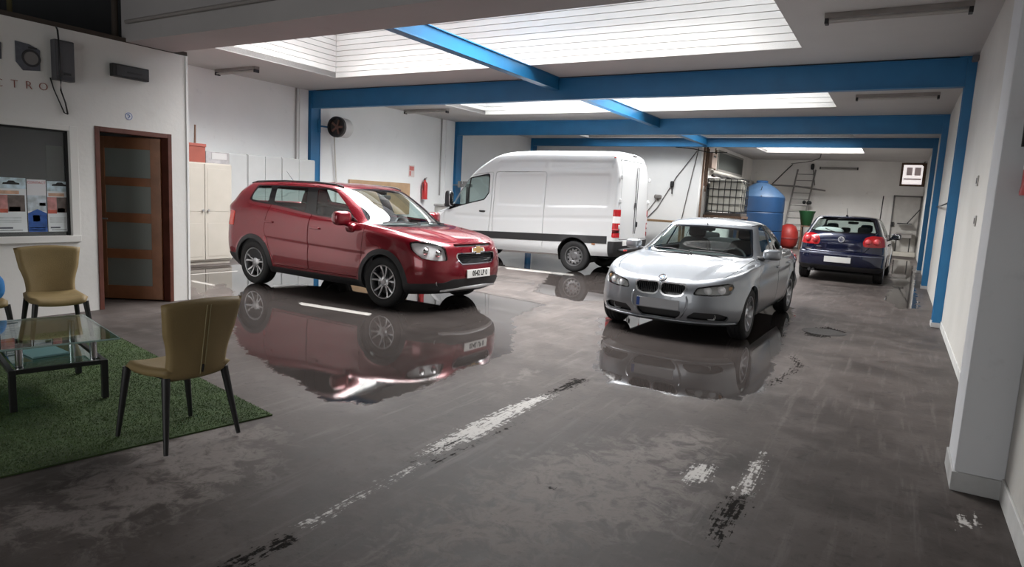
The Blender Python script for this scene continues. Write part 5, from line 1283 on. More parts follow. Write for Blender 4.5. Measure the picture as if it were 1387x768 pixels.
def turf():
    P = [(-3.54, 2.90), (-3.80, 1.43), (-4.05, .10), (-7.6, .75), (-7.6, 3.52), (-6.16, 3.36)]
    P = [(-3.54, 2.90), (-4.02, .35), (-7.45, .98), (-6.97, 3.55)]
    b = B(); b.prism(P, .001, .010)
    r = b.build('artificial_turf', mat('turf_backing', (.04, .07, .02), .95, var=.3, vscale=5)); tag(r, 'green artificial turf mat under the glass table', 'rug')
    a, b_, c_, d = [np.array(p) for p in P]
    n = 95000; u = rng.random(n); v = rng.random(n)
    base = a+np.outer(u, b_-a)+np.outer(v, d-a)+0
    h = .006+.006*rng.random(n); an = rng.random(n)*2*PI; w = .0028; ln = rng.normal(0, .006, (n, 2))
    dx, dy = np.cos(an)*w, np.sin(an)*w
    V = np.zeros((n, 3, 3)); V[:, 0] = np.c_[base[:, 0]-dx, base[:, 1]-dy, np.full(n, .009)]; V[:, 1] = np.c_[base[:, 0]+dx, base[:, 1]+dy, np.full(n, .009)]; V[:, 2] = np.c_[base[:, 0]+ln[:, 0], base[:, 1]+ln[:, 1], .009+h]
    me = bpy.data.meshes.new('turf_pile'); me.vertices.add(3*n); me.vertices.foreach_set('co', V.ravel()); me.loops.add(3*n); me.loops.foreach_set('vertex_index', np.arange(3*n)); me.polygons.add(n)
    me.polygons.foreach_set('loop_start', np.arange(0, 3*n, 3)); me.polygons.foreach_set('loop_total', np.full(n, 3)); me.update(calc_edges=True)
    o = link('turf_pile', me, mat('turf_blades', (.075, .125, .035), .7, var=.35, vscale=3.5), r); o['kind'] = 'stuff'
turf()

# ================================================================== things on the office wall
FX = OX+.001
def on_office(name, y0, y1, z0, z1, d, mt, label, cat, bev=.003):
    o = B().bb(FX, FX+d, y0, y1, z0, z1, bev).build(name, mt); return tag(o, label, cat)
GREYB = mat('grey_box_plastic', (.07, .07, .078), .55, var=.1)
e = empty('electrical_box', (FX, 3.735, 2.55), 0, 'tall grey electrical box high on the office wall with a black cable', 'electrical box')
b = B(); b.bb(0, .10, -.095, .095, 0, .42, .008); b.build('box', GREYB, e)
b = B(); b.bb(.10, .106, -.085, .085, .05, .40, .004); b.build('cover', mat('grey_cover', (.09, .09, .10), .5), e)
b = B(); b.bb(.106, .112, -.02, .05, .06, .085); b.build('switch', DARKM, e)
b = B(); b.tube([(.02, -.04, .56), (.06, -.045, .52), (.105, -.06, .42), (.115, -.06, .2), (.11, -.055, 0), (.05, -.03, -.10), (.03, .02, -.22), (.02, .045, -.34)], .009, 6); b.tube([(.02, .045, -.34), (.02, .01, -.33), (.015, -.08, -.10), (.01, -.11, .02)], .007, 6); b.build('cable', LEGB, e, smooth=0)
e = empty('emergency_light', (FX, 4.455, 2.70), 0, 'flat black emergency light box above the brown door', 'light fixture')
b = B(); b.bb(0, .07, -.21, .21, 0, .145, .006); b.build('housing', LEGB, e); b = B(); b.bb(.07, .076, -.17, .19, .02, .125, .004); b.build('diffuser', mat('smoky_plastic', (.03, .03, .035), .4), e)
b = B(); b.bb(.076, .08, -.05, .12, .055, .075); b.build('reflector_bar', DARKM, e)
# appliance cut-outs and the lettering below them
def cutout(y0, y1, z0, z1, label):
    e = empty('appliance_cutout', (FX, (y0+y1)/2, (z0+z1)/2), 0, label, 'wall sign', 'appliance cut-outs on the office wall'); w, h = (y1-y0)/2, (z1-z0)/2
    T = Matrix.Rotation(PI/2, 4, 'Z') @ Matrix.Rotation(PI/2, 4, 'X')
    b = B(); b.prism([(-w, h), (-w, -h*.45), (-w*.45, -h), (w*.92, -h*.85), (w*.95, h*.62), (w*.1, h*.92)], 0, .008, T); b.build('panel', mat('cutout_slate', (.10, .105, .13), .5, var=.2, vscale=20), e)
    b = B(); b.lathe([(.62*h, .009), (.60*h, .013), (.48*h, .013), (.46*h, .009)], 'x', 28, c=(0, w*.22, -h*.05)); b.build('door_ring', mat('cutout_dark', (.03, .03, .035), .4), e)
    b = B(); b.lathe([(.001, .010), (.46*h, .0105)], 'x', 28, c=(0, w*.22, -h*.05)); b.build('door_glass', mat('cutout_glass', (.20, .19, .19), .3), e)
    b = B(); b.bb(.008, .011, -w*.0, w*.7, h*.62, h*.75); b.build('control_strip', MATS['cutout_dark'], e)
cutout(3.315, 3.545, 2.60, 2.885, 'grey washing machine cut-out beside the electrical box')
cutout(2.98, 3.20, 2.66, 2.88, 'grey appliance cut-out at the left picture edge, above the red letters')
e = empty('wall_lettering', (FX, 3.35, 2.45), 0, 'thin reddish brown letters reading CTRO on the office wall', 'sign')
for ch, y in (('C', 3.155), ('T', 3.295), ('R', 3.425), ('O', 3.56)):
    text_mesh('letter', ch, .115, Matrix.Translation((.002, y-3.35, (y-3.35)*.06)) @ Matrix.Rotation(PI/2, 4, 'Z') @ Matrix.Rotation(PI/2, 4, 'X'), mat('letter_red', (.28, .10, .08), .5), e, .003, -.002)
e = empty('round_sticker', (FX, 4.45, 2.275), 0, 'small round blue and white sticker above the door', 'sticker')
b = B(); b.lathe([(.001, .002), (.042, .002), (.044, 0)], 'x', 28); b.build('disc', mat('sticker_white', (.68, .70, .74), .5), e)
b = B(); b.lathe([(.036, .0025), (.042, .0025)], 'x', 28); b.build('ring', mat('sticker_blue', (.08, .16, .45), .5), e)
b = B(); b.tube([(.003, -.02, .012), (.003, .0, .018), (.003, .012, .0), (.003, -.004, -.022)], .005, 6); b.build('figure', MATS['sticker_blue'], e)
# posters behind the office window pane
def poster(y0, y1, z0, z1, label, items, base=(.72, .76, .78)):
    p = B().bb(OX-.048, OX-.046, y0, y1, z0, z1).build('poster', mat('poster_paper_%d' % int(y0*100), base, .5)); tag(p, label, 'poster', None)
    for nm, (u0, u1, v0, v1), colr in items:
        o = B().bb(OX-.046, OX-.0452, y0+(y1-y0)*u0, y0+(y1-y0)*u1, z0+(z1-z0)*v0, z0+(z1-z0)*v1).build(nm, mat('print_%02d%02d%02d' % tuple(int(q*99) for q in colr), colr, .5, var=.35, vscale=16), p)
    return p
lines = [('print_line', (.08, .82, .27-.03*i, .28-.03*i), (.45, .50, .52)) for i in range(4)]+[('print_line', (.10, .55, .065, .095), (.10, .11, .14)), ('print_line', (.15, .85, .025, .045), (.35, .38, .40))]
common = [('print_sky', (0, 1, .80, 1), (.55, .68, .76)), ('print_banner', (.05, .78, .70, .765), (.66, .42, .30)), ('print_photo', (0, .42, .43, .685), (.55, .26, .25)), ('print_photo', (.42, .95, .38, .685), (.16, .13, .12)), ('print_strip', (0, .42, .36, .43), (.55, .12, .08)), ('print_photo', (.45, .80, .38, .47), (.50, .22, .18))]+lines
pA = poster(3.08, 3.375, .925, 1.495, 'printed car advert poster at the left end of the office window', common)
pB = poster(3.385, 3.565, .925, 1.485, 'narrow poster with a dark blue foot between two car adverts', [('print_field', (0, 1, .40, .70), (.55, .62, .68)), ('print_disc', (.62, .95, .50, .56), (.07, .06, .07)), ('print_blue', (0, 1, 0, .33), (.03, .10, .36)), ('print_band', (.05, .9, .07, .085), (.45, .55, .7)), ('print_band', (.05, .9, .03, .045), (.35, .45, .65)), ('print_wheel', (.25, .62, .2, .34), (.42, .54, .66))], base=(.70, .70, .72))
pC = poster(3.575, 3.79, .925, 1.475, 'printed car advert poster at the right end of the office window', common)
for p, yc in ((pA, 3.24), (pC, 3.70)):
    b = B(); s = .055; b.prism([(-s*1.4, 0), (-s*1.3, .018), (-s*.7, .022), (-s*.35, .040), (s*.45, .040), (s*.8, .022), (s*1.4, .016), (s*1.4, 0)], 0, .001, Matrix.Translation((OX-.0452, yc, 1.425)) @ Matrix.Rotation(PI/2, 4, 'Z') @ Matrix.Rotation(PI/2, 4, 'X')); b.build('print_car', INK, p)
b = B(); b.prism([(-.09, 0), (.09, 0), (.09, .02), (0, .065), (-.09, .02)], 0, .0009, Matrix.Translation((OX-.046, 3.475, 1.105)) @ Matrix.Rotation(PI/2, 4, 'Z') @ Matrix.Rotation(PI/2, 4, 'X')); b.build('print_roof', mat('print_031036', (.03, .10, .36), .5), pB)
text_mesh('print_title', 'CONTACT', .036, Matrix.Translation((OX-.0455, 3.475, 1.452)) @ Matrix.Rotation(PI/2, 4, 'Z') @ Matrix.Rotation(PI/2, 4, 'X'), mat('print_red', (.55, .10, .10), .5), pB, .0005)
# post standing on the office roof
o = B().cyl((-8.12, 4.40, OZ+.05), (-8.12, 4.40, 4.6), .035, n=12).build('loft_pipe', LOFTP); tag(o, 'brown vertical pipe in the dark loft beside the concrete beam', 'pipe')
o = B().cyl((-8.3, 3.42, OZ+.05), (-8.3, 3.42, 4.6), .025, n=12).build('loft_pipe', mat('loft_olive', (.10, .085, .03), .7)); tag(o, 'thin ochre pipe rising into the dark loft above the electrical box', 'pipe')

# ================================================================== cabinets along the left wall
CREAM = mat('cream_steel', (.42, .39, .345), .45, var=.05, vscale=3); WHITEC = mat('white_steel', (.50, .51, .51), .45, var=.04, vscale=3)
def cabinet(label, x0, x1, y0, y1, z1, mt, ndoor, handles, group):
    e = empty('metal_cabinet', ((x0+x1)/2, (y0+y1)/2, 0), 0, label, 'cabinet', group); hx, hy = (x1-x0)/2, (y1-y0)/2
    b = B(); b.bb(-hx, hx-.02, -hy, hy, .06, z1, .006); b.bb(-hx, hx-.05, -hy+.02, hy-.02, 0, .06); b.build('body', mt, e)
    w = 2*hy/ndoor
    for k in range(ndoor):
        ya = -hy+k*w+.006; yb_ = -hy+(k+1)*w-.006
        b = B(); b.bb(hx-.02, hx, ya, yb_, .09, z1-.02, .005); d = b.build('door', mt, e)
        for pz0, pz1 in handles.get('panels', []):
            b = B(); b.bb(hx, hx+.004, ya+.05, yb_-.05, pz0, pz1, .003); b.build('door_panel', mt, d)
        yk = yb_-.05 if k % 2 == 0 else ya+.05
        b = B(); b.cyl((hx, yk, handles['z']), (hx+.03, yk, handles['z']), .014, n=12); b.cyl((hx+.03, yk, handles['z']), (hx+.04, yk, handles['z']), .022, n=12); b.build('knob', ALU, d, smooth=40)
    return e
cabinet('cream two-door steel cabinet next to the office corner with boxes on top', -11.85, -11.2, 7.05, 8.20, 1.90, CREAM, 2, {'z': 1.02, 'panels': [(.15, .78), (1.0, 1.80)]}, None)
g = 'white steel lockers along the left wall'
cabinet('white steel locker beside the cream cabinet', XL+.02, -11.92, 8.23, 9.10, 2.16, WHITEC, 2, {'z': 1.1}, g)
cabinet('white steel locker between two lockers behind the red car', XL+.02, -11.92, 9.12, 9.99, 2.17, WHITEC, 2, {'z': 1.1}, g)
cabinet('white steel locker nearest the blue column behind the red car', XL+.02, -11.92, 10.01, 10.95, 2.17, WHITEC, 2, {'z': 1.1}, g)
e = empty('storage_box', (-11.5, 7.36, 1.90), 0, 'dull red box on top of the cream cabinet', 'box'); b = B(); b.bb(-.2, .22, -.34, .34, 0, .33, .006); b.build('box', mat('dull_red_card', (.26, .065, .045), .7, var=.15), e); b = B(); b.bb(-.21, .23, -.35, .35, .29, .345, .004); b.build('lid', mat('dull_red_lid', (.30, .08, .06), .7), e)
e = empty('storage_box', (-11.5, 7.96, 1.90), 0, 'grey box on the cream cabinet beside the red one', 'box'); b = B(); b.bb(-.18, .20, -.24, .26, 0, .22, .006); b.build('box', mat('grey_card', (.30, .29, .30), .7, var=.25, vscale=8), e); b = B(); b.bb(.20, .206, -.12, .2, .08, .2); b.build('flap', mat('grey_card2', (.42, .41, .41), .7), e)
o = B().cyl((-11.76, 7.80, 1.90), (-11.80, 7.84, 2.62), .022, .016, 10).build('broom_stick', mat('stick_wood', (.16, .09, .06), .7)); tag(o, 'dark wooden stick standing behind the boxes on the cream cabinet', 'stick')

# ================================================================== unlit fluorescent battens
def batten(label, loc, L, rz=0.0, wall=False, grp='unlit fluorescent ceiling battens', tubes=True):
    e = empty('fluorescent_batten', loc, rz, label, 'ceiling light' if not wall else 'wall light', grp)
    s = -1
    T = Matrix.Identity(4) if not wall else Matrix.Rotation(-PI/2, 4, 'X')
    b = B(); b.bb(-L/2, L/2, -.055, .055, -.055, 0, .006); bmesh.ops.transform(b.bm, matrix=T, verts=b.bm.verts[:]); b.build('housing', mat('batten_body', (.28, .26, .25), .6, var=.2), e)
    for sy in (-.035, .035):
        b = B(); b.cyl((-L/2+.05, sy, -.085), (L/2-.05, sy, -.085), .014, n=12); bmesh.ops.transform(b.bm, matrix=T, verts=b.bm.verts[:]); b.build('tube', mat('dead_tube', (.42, .40, .38), .35), e, smooth=40)
    for sx in (-1, 1):
        b = B(); b.bb(sx*(L/2-.045), sx*(L/2-.005), -.055, .055, -.115, -.055, .004); bmesh.ops.transform(b.bm, matrix=T, verts=b.bm.verts[:]); b.build('lamp_holder', DARKM, e)
batten('unlit ceiling batten at top right, nearest the camera', (-.30, 8.52, CZ), 1.42)
batten('unlit ceiling batten on the right between the two blue beams', (-.32, 14.28, CZ), 1.36)
batten('unlit ceiling batten beside the skylight above the lockers', (-11.75, 8.72, CZ), 1.25)
batten('unlit ceiling batten at left beyond the first blue beam', (-11.55, 14.55, CZ), 1.50)
batten('unlit twin-tube wall batten high on the back wall', (-2.53, YB, 3.50), 1.5, 0, True, None)

# ================================================================== left wall fittings
e = empty('wall_heater', (-12.05, 11.85, 3.03), 0, 'round black and white fan heater on the left blue column', 'fan heater')
R_ = Rz(math.radians(-80)).to_4x4()
b = B(); b.lathe([(.001, -.26), (.20, -.26), (.235, -.22), (.235, .10), (.21, .14)], 'x', 28); bmesh.ops.transform(b.bm, matrix=R_, verts=b.bm.verts[:]); b.build('drum', mat('heater_white', (.62, .62, .61), .5), e, smooth=40)
b = B(); b.lathe([(.235, .08), (.25, .09), (.25, .17), (.20, .18), (.19, .12), (.001, .10)], 'x', 28); bmesh.ops.transform(b.bm, matrix=R_, verts=b.bm.verts[:]); b.build('front_ring', mat('heater_black', (.02, .018, .018), .5), e, smooth=40)
b = B(); b.lathe([(.001, .14), (.05, .135), (.055, .12)], 'x', 20)
for k in range(5):
    a = 2*PI*k/5; b.box((.13, math.cos(a)*.11, math.sin(a)*.11), (.008, .13, .05), rot=Rx(a))
bmesh.ops.transform(b.bm, matrix=R_, verts=b.bm.verts[:]); b.build('fan_rotor', mat('heater_brown', (.14, .07, .05), .5), e)
b = B(); b.bb(-.335, -.315, -.40, -.32, -.16, .16, .004); b.tube([(-.33, -.36, 0), (-.30, -.15, 0), (-.12, 0, 0)], .02, 8); b.build('bracket', BLUE, e)
o = B().tube([(-12.40, 12.0, 2.86), (-12.44, 12.08, 2.3), (-12.45, 12.15, 1.6), (-12.45, 12.12, .8)], .018, 8).build('heater_hose', mat('hose_cream', (.62, .60, .55), .6), smooth=0); tag(o, 'pale hose hanging below the round fan heater', 'hose')
def extinguisher(name, label, loc, rz, h=.55, r=.07, labeled=True):
    e = empty(name, loc, rz, label, 'extinguisher')
    b = B(); b.lathe([(.001, 0), (r*1.04, 0), (r*1.06, .02), (r, .05), (r, h*.72), (r*.9, h*.80), (r*.45, h*.87), (r*.36, h*.90), (r*.36, h*.95), (.001, h*.95)], 'z', 28); b.build('cylinder', mat('extinguisher_red', (.46, .018, .018), .3, coat=.4), e, smooth=40)
    if labeled:
        b = B(); b.lathe([(r*1.006, h*.24), (r*1.01, h*.26), (r*1.01, h*.68), (r*1.006, h*.70)], 'z', 28); lb = b.build('paper_label', mat('label_paper', (.66, .65, .64), .6), e, smooth=40)
        for k in range(4):
            b = B(); b.lathe([(r*1.016, h*(.30+.09*k)), (r*1.016, h*(.315+.09*k))], 'z', 28); b.build('label_line', mat('label_grey', (.38, .37, .38), .6), lb)
        text_mesh('label_digit', '1', .07, Matrix.Translation((-.035, -r*1.03, h*.52)) @ Matrix.Rotation(PI/2, 4, 'X'), INK, lb, .001)
    b = B(); b.cyl((0, 0, h*.95), (0, 0, h*1.02), r*.3, n=12); b.box((.03, 0, h*1.05), (.12, .02, .016), .003, rot=Ry(-.25)); b.box((.03, 0, h*1.01), (.10, .02, .012), .003); b.build('valve', LEGB, e)
    b = B(); b.tube([(-r*.3, 0, h*.98), (-r*1.0, -.02, h*.97), (-r*1.25, -.03, h*.8), (-r*1.2, -.02, h*.45)], .010, 8); b.build('hose', LEGB, e, smooth=0)
    b = B(); b.box((0, r*1.05, h*.6), (.05, .03, .12), .003); b.build('wall_bracket', DARKM, e)
extinguisher('fire_extinguisher', 'red fire extinguisher on the left wall between the red car and the van', (-12.38, 15.66, 1.36), PI/2, .60, .085, False)
extinguisher('fire_extinguisher', 'red fire extinguisher with a pale label hung on the grey pillar at the right edge', (.615, 4.39, 1.715), 0, .56, .088)
e = empty('wall_notice', (XL+.003, 15.15, 2.16), 0, 'small red and white notice on the left wall above the extinguisher', 'sign')
b = B(); b.bb(0, .004, -.13, .13, -.17, .17); b.build('sheet', mat('notice_pale', (.68, .60, .58), .6), e)
b = B(); b.bb(.004, .006, -.10, .10, .02, .14); b.bb(.004, .006, -.10, -.03, -.13, .0); b.build('print', mat('notice_red', (.55, .16, .14), .6), e, weld=False)
o = B().bb(XL+.01, XL+.05, 12.6, 15.05, .9, 1.80, .005).build('plywood_board', mat('plywood', (.45, .30, .18), .7, var=.15)); tag(o, 'brown plywood board against the left wall behind the red car', 'board')
o = B().tube([(XL+.03, 16.5, CZ), (XL+.03, 16.5, 1.95), (XL+.03, 16.5, 1.5)], .022, 8).build('wall_conduit', mat('pipe_grey', (.40, .39, .38), .5), smooth=0); tag(o, 'thin vertical grey conduit on the left wall before the second blue column', 'conduit')
o = B().tube([(XL+.03, 10.85, CZ), (XL+.03, 10.85, 1.9)], .02, 8).build('wall_conduit', MATS['pipe_grey'], smooth=0); tag(o, 'thin vertical conduit on the left wall just before the first blue column', 'conduit')
st(B().bb(XL, XL+.04, 10.95, 11.20, 0, CZ, .004).build('trim_6', WALLL))
st(B().bb(XL, XL+.04, 16.75, 17.18, 0, CZ, .004).build('trim_7', WALLL))
e = empty('bench_vice', (-11.9, 17.25, 0), .3, 'grey bench vice on a post beside the van cab', 'vice')
b = B(); b.bb(-.05, .05, -.05, .05, 0, 1.80, .004); b.bb(-.2, .2, -.2, .2, 0, .03); b.build('post', DARKM, e); b = B(); b.bb(-.30, .12, -.06, .06, 1.80, 1.90, .01); b.bb(-.32, -.24, -.10, .10, 1.78, 1.98, .008); b.bb(-.16, -.06, -.10, .10, 1.80, 1.98, .008); b.cyl((-.5, 0, 1.85), (-.3, 0, 1.85), .02, n=10); b.build('jaws', mat('vice_iron', (.22, .22, .22), .5, metal=.5), e)
e = empty('crate_pile', (-11.6, 16.1, 0), 0, 'light grey plastic crate in front of the left wall behind the red bonnet', 'crate')
b = B(); b.bb(-.35, .35, -.5, .5, 0, 1.25, .02); b.build('crate', mat('crate_grey', (.52, .52, .51), .6, var=.2, vscale=6), e); b = B(); b.bb(-.37, .37, -.52, .52, 1.18, 1.25, .02); b.build('rim', mat('crate_rim', (.40, .40, .40), .6), e)
# wooden trestle bench behind the silver car
e = empty('wooden_bench', (-7.25, 22.2, 0), 0, 'small wooden bench between the van and the silver car', 'bench')
WOODB = mat('bench_wood', (.24, .15, .08), .7, var=.2)
b = B(); b.bb(-.9, .95, -.25, .25, .98, 1.05, .005); b.build('bench_top', WOODB, e)
for sx in (-.8, .85):
    for sy in (-.2, .2): b = B(); b.bb(sx-.04, sx+.04, sy-.04, sy+.04, 0, .98, .003); b.build('leg', WOODB, e)
# sockets with cables on the partition wall
def cableobj(pts, r, label, mt=LEGB):
    o = B().tube(pts, r, 6).build('cable', mt, smooth=0); return tag(o, label, 'cable', None)
yp = Y3-.02
GCAB = mat('cable_grey', (.16, .15, .15), .6)
cableobj([(-6.25, yp, 3.45), (-6.9, yp, 2.55), (-7.05, yp, 2.25), (-7.5, yp, 1.45), (-8.0, yp, .9)], .016, 'grey cable sagging from the partition corner past a switch box', GCAB)
cableobj([(-6.2, yp, 3.55), (-6.36, yp, 2.6), (-6.5, yp, 1.7), (-6.62, yp, .9)], .016, 'straighter grey cable near the edge of the partition wall', GCAB)
cableobj([(-7.55, yp, 1.75), (-7.75, yp, 1.45), (-8.1, yp, 1.0), (-8.3, yp, .5)], .014, 'short grey cable below the grey junction box on the partition wall', GCAB)
for y_, z_, lab, nm in ((-7.5, 1.85, 'rounded grey junction box on the partition wall', 'junction_box'), (-7.02, 2.30, 'small dark switch box hanging on the sagging cable', 'switch_box')):
    e = empty(nm, (y_, yp-.02, z_), 0, lab, 'electrical box'); b = B(); b.sell((0, 0, 0), (.26 if nm[0] == 'j' else .13, .10, .15 if nm[0] == 'j' else .22), .5, .5); b.build('box', mat('junction_grey', (.22, .21, .20), .6) if nm[0] == 'j' else DARKM, e, smooth=0); b = B(); b.cyl((0, 0, -.06), (.02, 0, -.16 if nm[0] == 'j' else -.34), .02, n=8); b.build('plug', DARKM, e)

# ================================================================== recess at the back: tanks, ladder, pipes
def ibc():
    e = empty('caged_water_tank', (-5.42, 24.15, 1.30), 0, 'translucent white water tank in a square steel cage on a stand', 'water tank')
    b = B(); b.bb(-.56, .56, -.46, .46, .12, 1.26, .06); b.build('bottle', mat('milky_plastic', (.48, .47, .42), .5, var=.15, vscale=4), e)
    for z in (.14, .40, .66, .92, 1.18, 1.28):
        b = B(); b.tube([(-.6, -.5, z), (.6, -.5, z), (.6, .5, z), (-.6, .5, z), (-.6, -.5, z)], .016, 6); b.build('cage_ring', DARKM, e)
    for x in np.linspace(-.6, .6, 7):
        b = B(); b.cyl((x, -.505, .10), (x, -.505, 1.29), .014, n=6); b.build('cage_bar', DARKM, e)
    for y in np.linspace(-.5, .5, 6)[1:]:
        b = B(); b.cyl((.605, y, .10), (.605, y, 1.29), .014, n=6); b.build('cage_bar', DARKM, e)
    b = B(); b.bb(-.62, .62, -.52, .52, 0, .10, .01); b.build('pallet', mat('pallet_dark', (.05, .04, .035), .8), e)
    b = B(); b.cyl((0, 0, 1.26), (0, 0, 1.32), .11, n=20); b.build('lid', DARKM, e)
    s = empty('steel_stand', (-5.42, 24.15, 0), 0, 'dark steel stand carrying the caged water tank', 'stand')
    b = B(); b.bb(-.66, .66, -.56, .56, 1.22, 1.30); b.build('deck', RUST, s)
    for sx in (-.6, .6):
        for sy in (-.5, .5): b = B(); b.bb(sx-.05, sx+.05, sy-.05, sy+.05, 0, 1.22); b.build('leg', RUST, s)
ibc()
def blue_tank():
    e = empty('blue_tank', (-5.02, 28.3, 0), 0, 'big blue cylindrical water tank with a paler domed top', 'water tank')
    BT = mat('blue_tank_plastic', (.004, .034, .10), .5, var=.15, vscale=2)
    b = B(); b.lathe([(.001, 0), (.90, 0), (.93, .05), (.93, .7), (.91, .73), (.93, .76), (.93, 1.45), (.91, 1.48), (.93, 1.51), (.93, 2.08), (.90, 2.12)], 'z', 44); b.build('tank_wall', BT, e, smooth=30)
    b = B(); b.lathe([(.93, 2.10), (.86, 2.20), (.62, 2.42), (.34, 2.60), (.22, 2.66)], 'z', 44); b.build('dome', mat('pale_blue_plastic', (.03, .065, .125), .5, var=.15), e, smooth=40)
    b = B(); b.lathe([(.22, 2.64), (.23, 2.72), (.20, 2.75), (.001, 2.76)], 'z', 28); b.build('lid', BT, e, smooth=40)
    b = B(); b.tube([(.15, -.75, 2.5), (.1, -.65, 2.3), (.18, -.92, 2.1)], .02, 8); b.build('inlet_hose', LEGB, e, smooth=0)
blue_tank()
def ladder():
    e = empty('ladder', (-3.98, 30.72, 0), 0, 'grey metal ladder leaning on the back wall beside the blue tank', 'ladder')
    dx = -.30
    def P(s, t): return Vector((dx*0+s*.36+.30*t-.1, (.70*t), 3.42*t))
    M_ = mat('ladder_alu', (.26, .25, .24), .5, metal=.4)
    for s in (-1, 1): b = B(); b.tube([P(s, 0), P(s, 1)], .035, 8); b.build('stile', M_, e)
    for k in range(12):
        t = .06+k*.08; b = B(); b.tube([P(-1, t), P(1, t)], .018, 6); b.build('rung', M_, e)
ladder()
e = empty('red_drum', (-4.08, 30.1, 0), 0, 'squat round red vessel between the blue tank and the ladder', 'drum')
b = B(); b.lathe([(.001, 0), (.24, .0), (.36, .14), (.42, .42), (.39, .72), (.28, .95), (.12, 1.03), (.001, 1.04)], 'z', 32); b.build('vessel', mat('dull_red_paint', (.32, .025, .02), .5, var=.2), e, smooth=0); b = B(); b.lathe([(.425, .40), (.43, .44), (.42, .47)], 'z', 32); b.build('seam_ring', mat('dull_red_dark', (.20, .02, .02), .5), e)
e = empty('green_basin', (-3.40, 29.9, 1.02), 0, 'dark green plastic basin stacked above the red vessel', 'basin')
b = B(); b.lathe([(.001, .02), (.17, .0), (.20, .03), (.29, .50), (.31, .54), (.32, .58), (.29, .58), (.27, .52)], 'z', 32); b.build('basin', mat('dark_green_plastic', (.012, .065, .022), .5), e, smooth=40)
b = B(); b.lathe([(.29, .57), (.325, .575), (.33, .60), (.29, .61)], 'z', 32); b.build('rim', mat('green_rim', (.018, .085, .03), .5), e, smooth=40)
e = empty('small_table', (-3.40, 29.9, 0), 0, 'small dark table carrying the green basin', 'table'); b = B(); b.bb(-.18, .30, -.24, .24, .96, 1.02, .005); b.build('table_top', RUST, e)
for sx in (-.14, .25):
    for sy in (-.2, .2): b = B(); b.bb(sx-.03, sx+.03, sy-.03, sy+.03, 0, .96); b.build('leg', RUST, e)
# side wall of the recess: high window, sill, pipes, meter box
w = st(B().bb(XP-.02, XP+.03, 25.0, 29.4, 2.92, 3.70, .004).build('window_2', mat('recess_frame', (.26, .25, .23), .7)))
B().bb(XP+.03, XP+.035, 25.12, 29.28, 3.0, 3.62).build('pane', mat('dull_pane', (.075, .082, .076), .8), w)
o = B().tube([(XP+.10, 24.0, 2.84), (XP+.10, 27.0, 2.84), (XP+.10, YB-.05, 2.80)], .06, 10).build('wall_pipe', mat('pale_pipe', (.46, .44, .40), .6)); tag(o, 'thick pale pipe running along the recess wall above the tanks', 'pipe')
o = B().tube([(XP+.22, 23.6, 2.68), (XP+.24, 24.2, 2.73), (XP+.24, 24.9, 2.70), (XP+.24, 25.6, 2.75), (XP+.24, 26.4, 2.70), (XP+.24, 27.4, 2.72)], .045, 8).build('lagged_pipe', mat('lagging_black', (.03, .027, .025), .85, bump=.6, bscale=20)); tag(o, 'lumpy black lagged pipe above the caged tank', 'pipe')
e = empty('meter_box', (XP+.005, 23.95, 2.95), 0, 'pinkish meter box among rusty pipes at the partition corner', 'electrical box')
b = B(); b.bb(0, .16, -.34, .34, 0, .52, .01); b.build('box', mat('pinkish_steel', (.44, .34, .29), .6, var=.2), e); b = B(); b.bb(.16, .166, -.18, .18, .38, .44); b.build('slot', DARKM, e)
for k, yy in enumerate((23.22, 23.38, 23.55, 24.45, 24.62)):
    o = B().tube([(XP+.05, yy, 3.7-.05*(k % 3)), (XP+.05, yy, 2.75), (XP+.06, yy+.02, 2.66 if k > 2 else 2.3-.2*(k % 2))], .022, 8).build('rusty_pipe', RUST)
    tag(o, ['rusty pipe nearest the partition edge', 'second rusty pipe from the partition edge', 'rusty pipe just left of the meter box', 'rusty pipe just right of the meter box', 'rusty pipe next to the high recess window'][k], 'pipe', 'rusty pipes by the meter box')
o = B().bb(XP, XP+.05, Y3+.28, Y3+.36, 0, CZ).build('corner_post', mat('stained_post', (.26, .17, .12), .8, var=.4, vscale=4)); tag(o, 'rust-stained post at the partition corner', 'post')
o = B().tube([(-5.1, 31.2, 2.75), (-4.5, 31.2, 3.45), (-4.35, 31.25, 3.62)], .022, 8).build('gooseneck_pipe', DARKM); tag(o, 'dark slanting pipe on the back wall above the blue tank', 'pipe')
o = B().tube([(-5.9, 30.9, 2.72), (-4.0, 30.9, 2.66), (-2.9, 30.9, 2.52)], .035, 8).build('cross_pipe', mat('cross_pipe_grey', (.20, .19, .18), .6)); tag(o, 'long grey pipe crossing in front of the ladder', 'pipe')
cableobj([(-3.55, YB-.03, 3.55), (-3.50, YB-.04, 3.3), (-3.4, YB-.04, 2.75)], .015, 'short dark cable with a lamp socket on the back wall')
o = B().sell((-3.56, YB-.06, 3.55), (.14, .10, .26), .6, .6).build('lamp_socket', DARKM, smooth=0); tag(o, 'small dark lamp socket on the back wall above the blue tank', 'lamp')
cableobj([(-4.3, 30.5, 3.60), (-3.4, 29.6, 3.66), (-3.0, 28.6, 3.72), (-2.9, 27.8, 3.80)], .016, 'thin cable slung from the back wall up to the far skylight')
cableobj([(-7.0, 22.4, 3.75), (-6.9, 22.4, 3.55), (-6.3, 22.5, 3.50), (-5.9, 22.9, 3.42), (-5.3, 23.0, 3.44)], .016, 'black cable looped around the end of the middle blue beam')
for k, (x, z) in enumerate(((-3.50, 1.98), (-3.70, 2.0))):
    o = B().sell((x, 31.06, z), (.22 if k == 0 else .14, .16, .16), .8, .8).build('hanging_glove', LEGB, smooth=0); tag(o, ('larger' if k == 0 else 'smaller') + ' black glove hung on the ladder', 'glove')

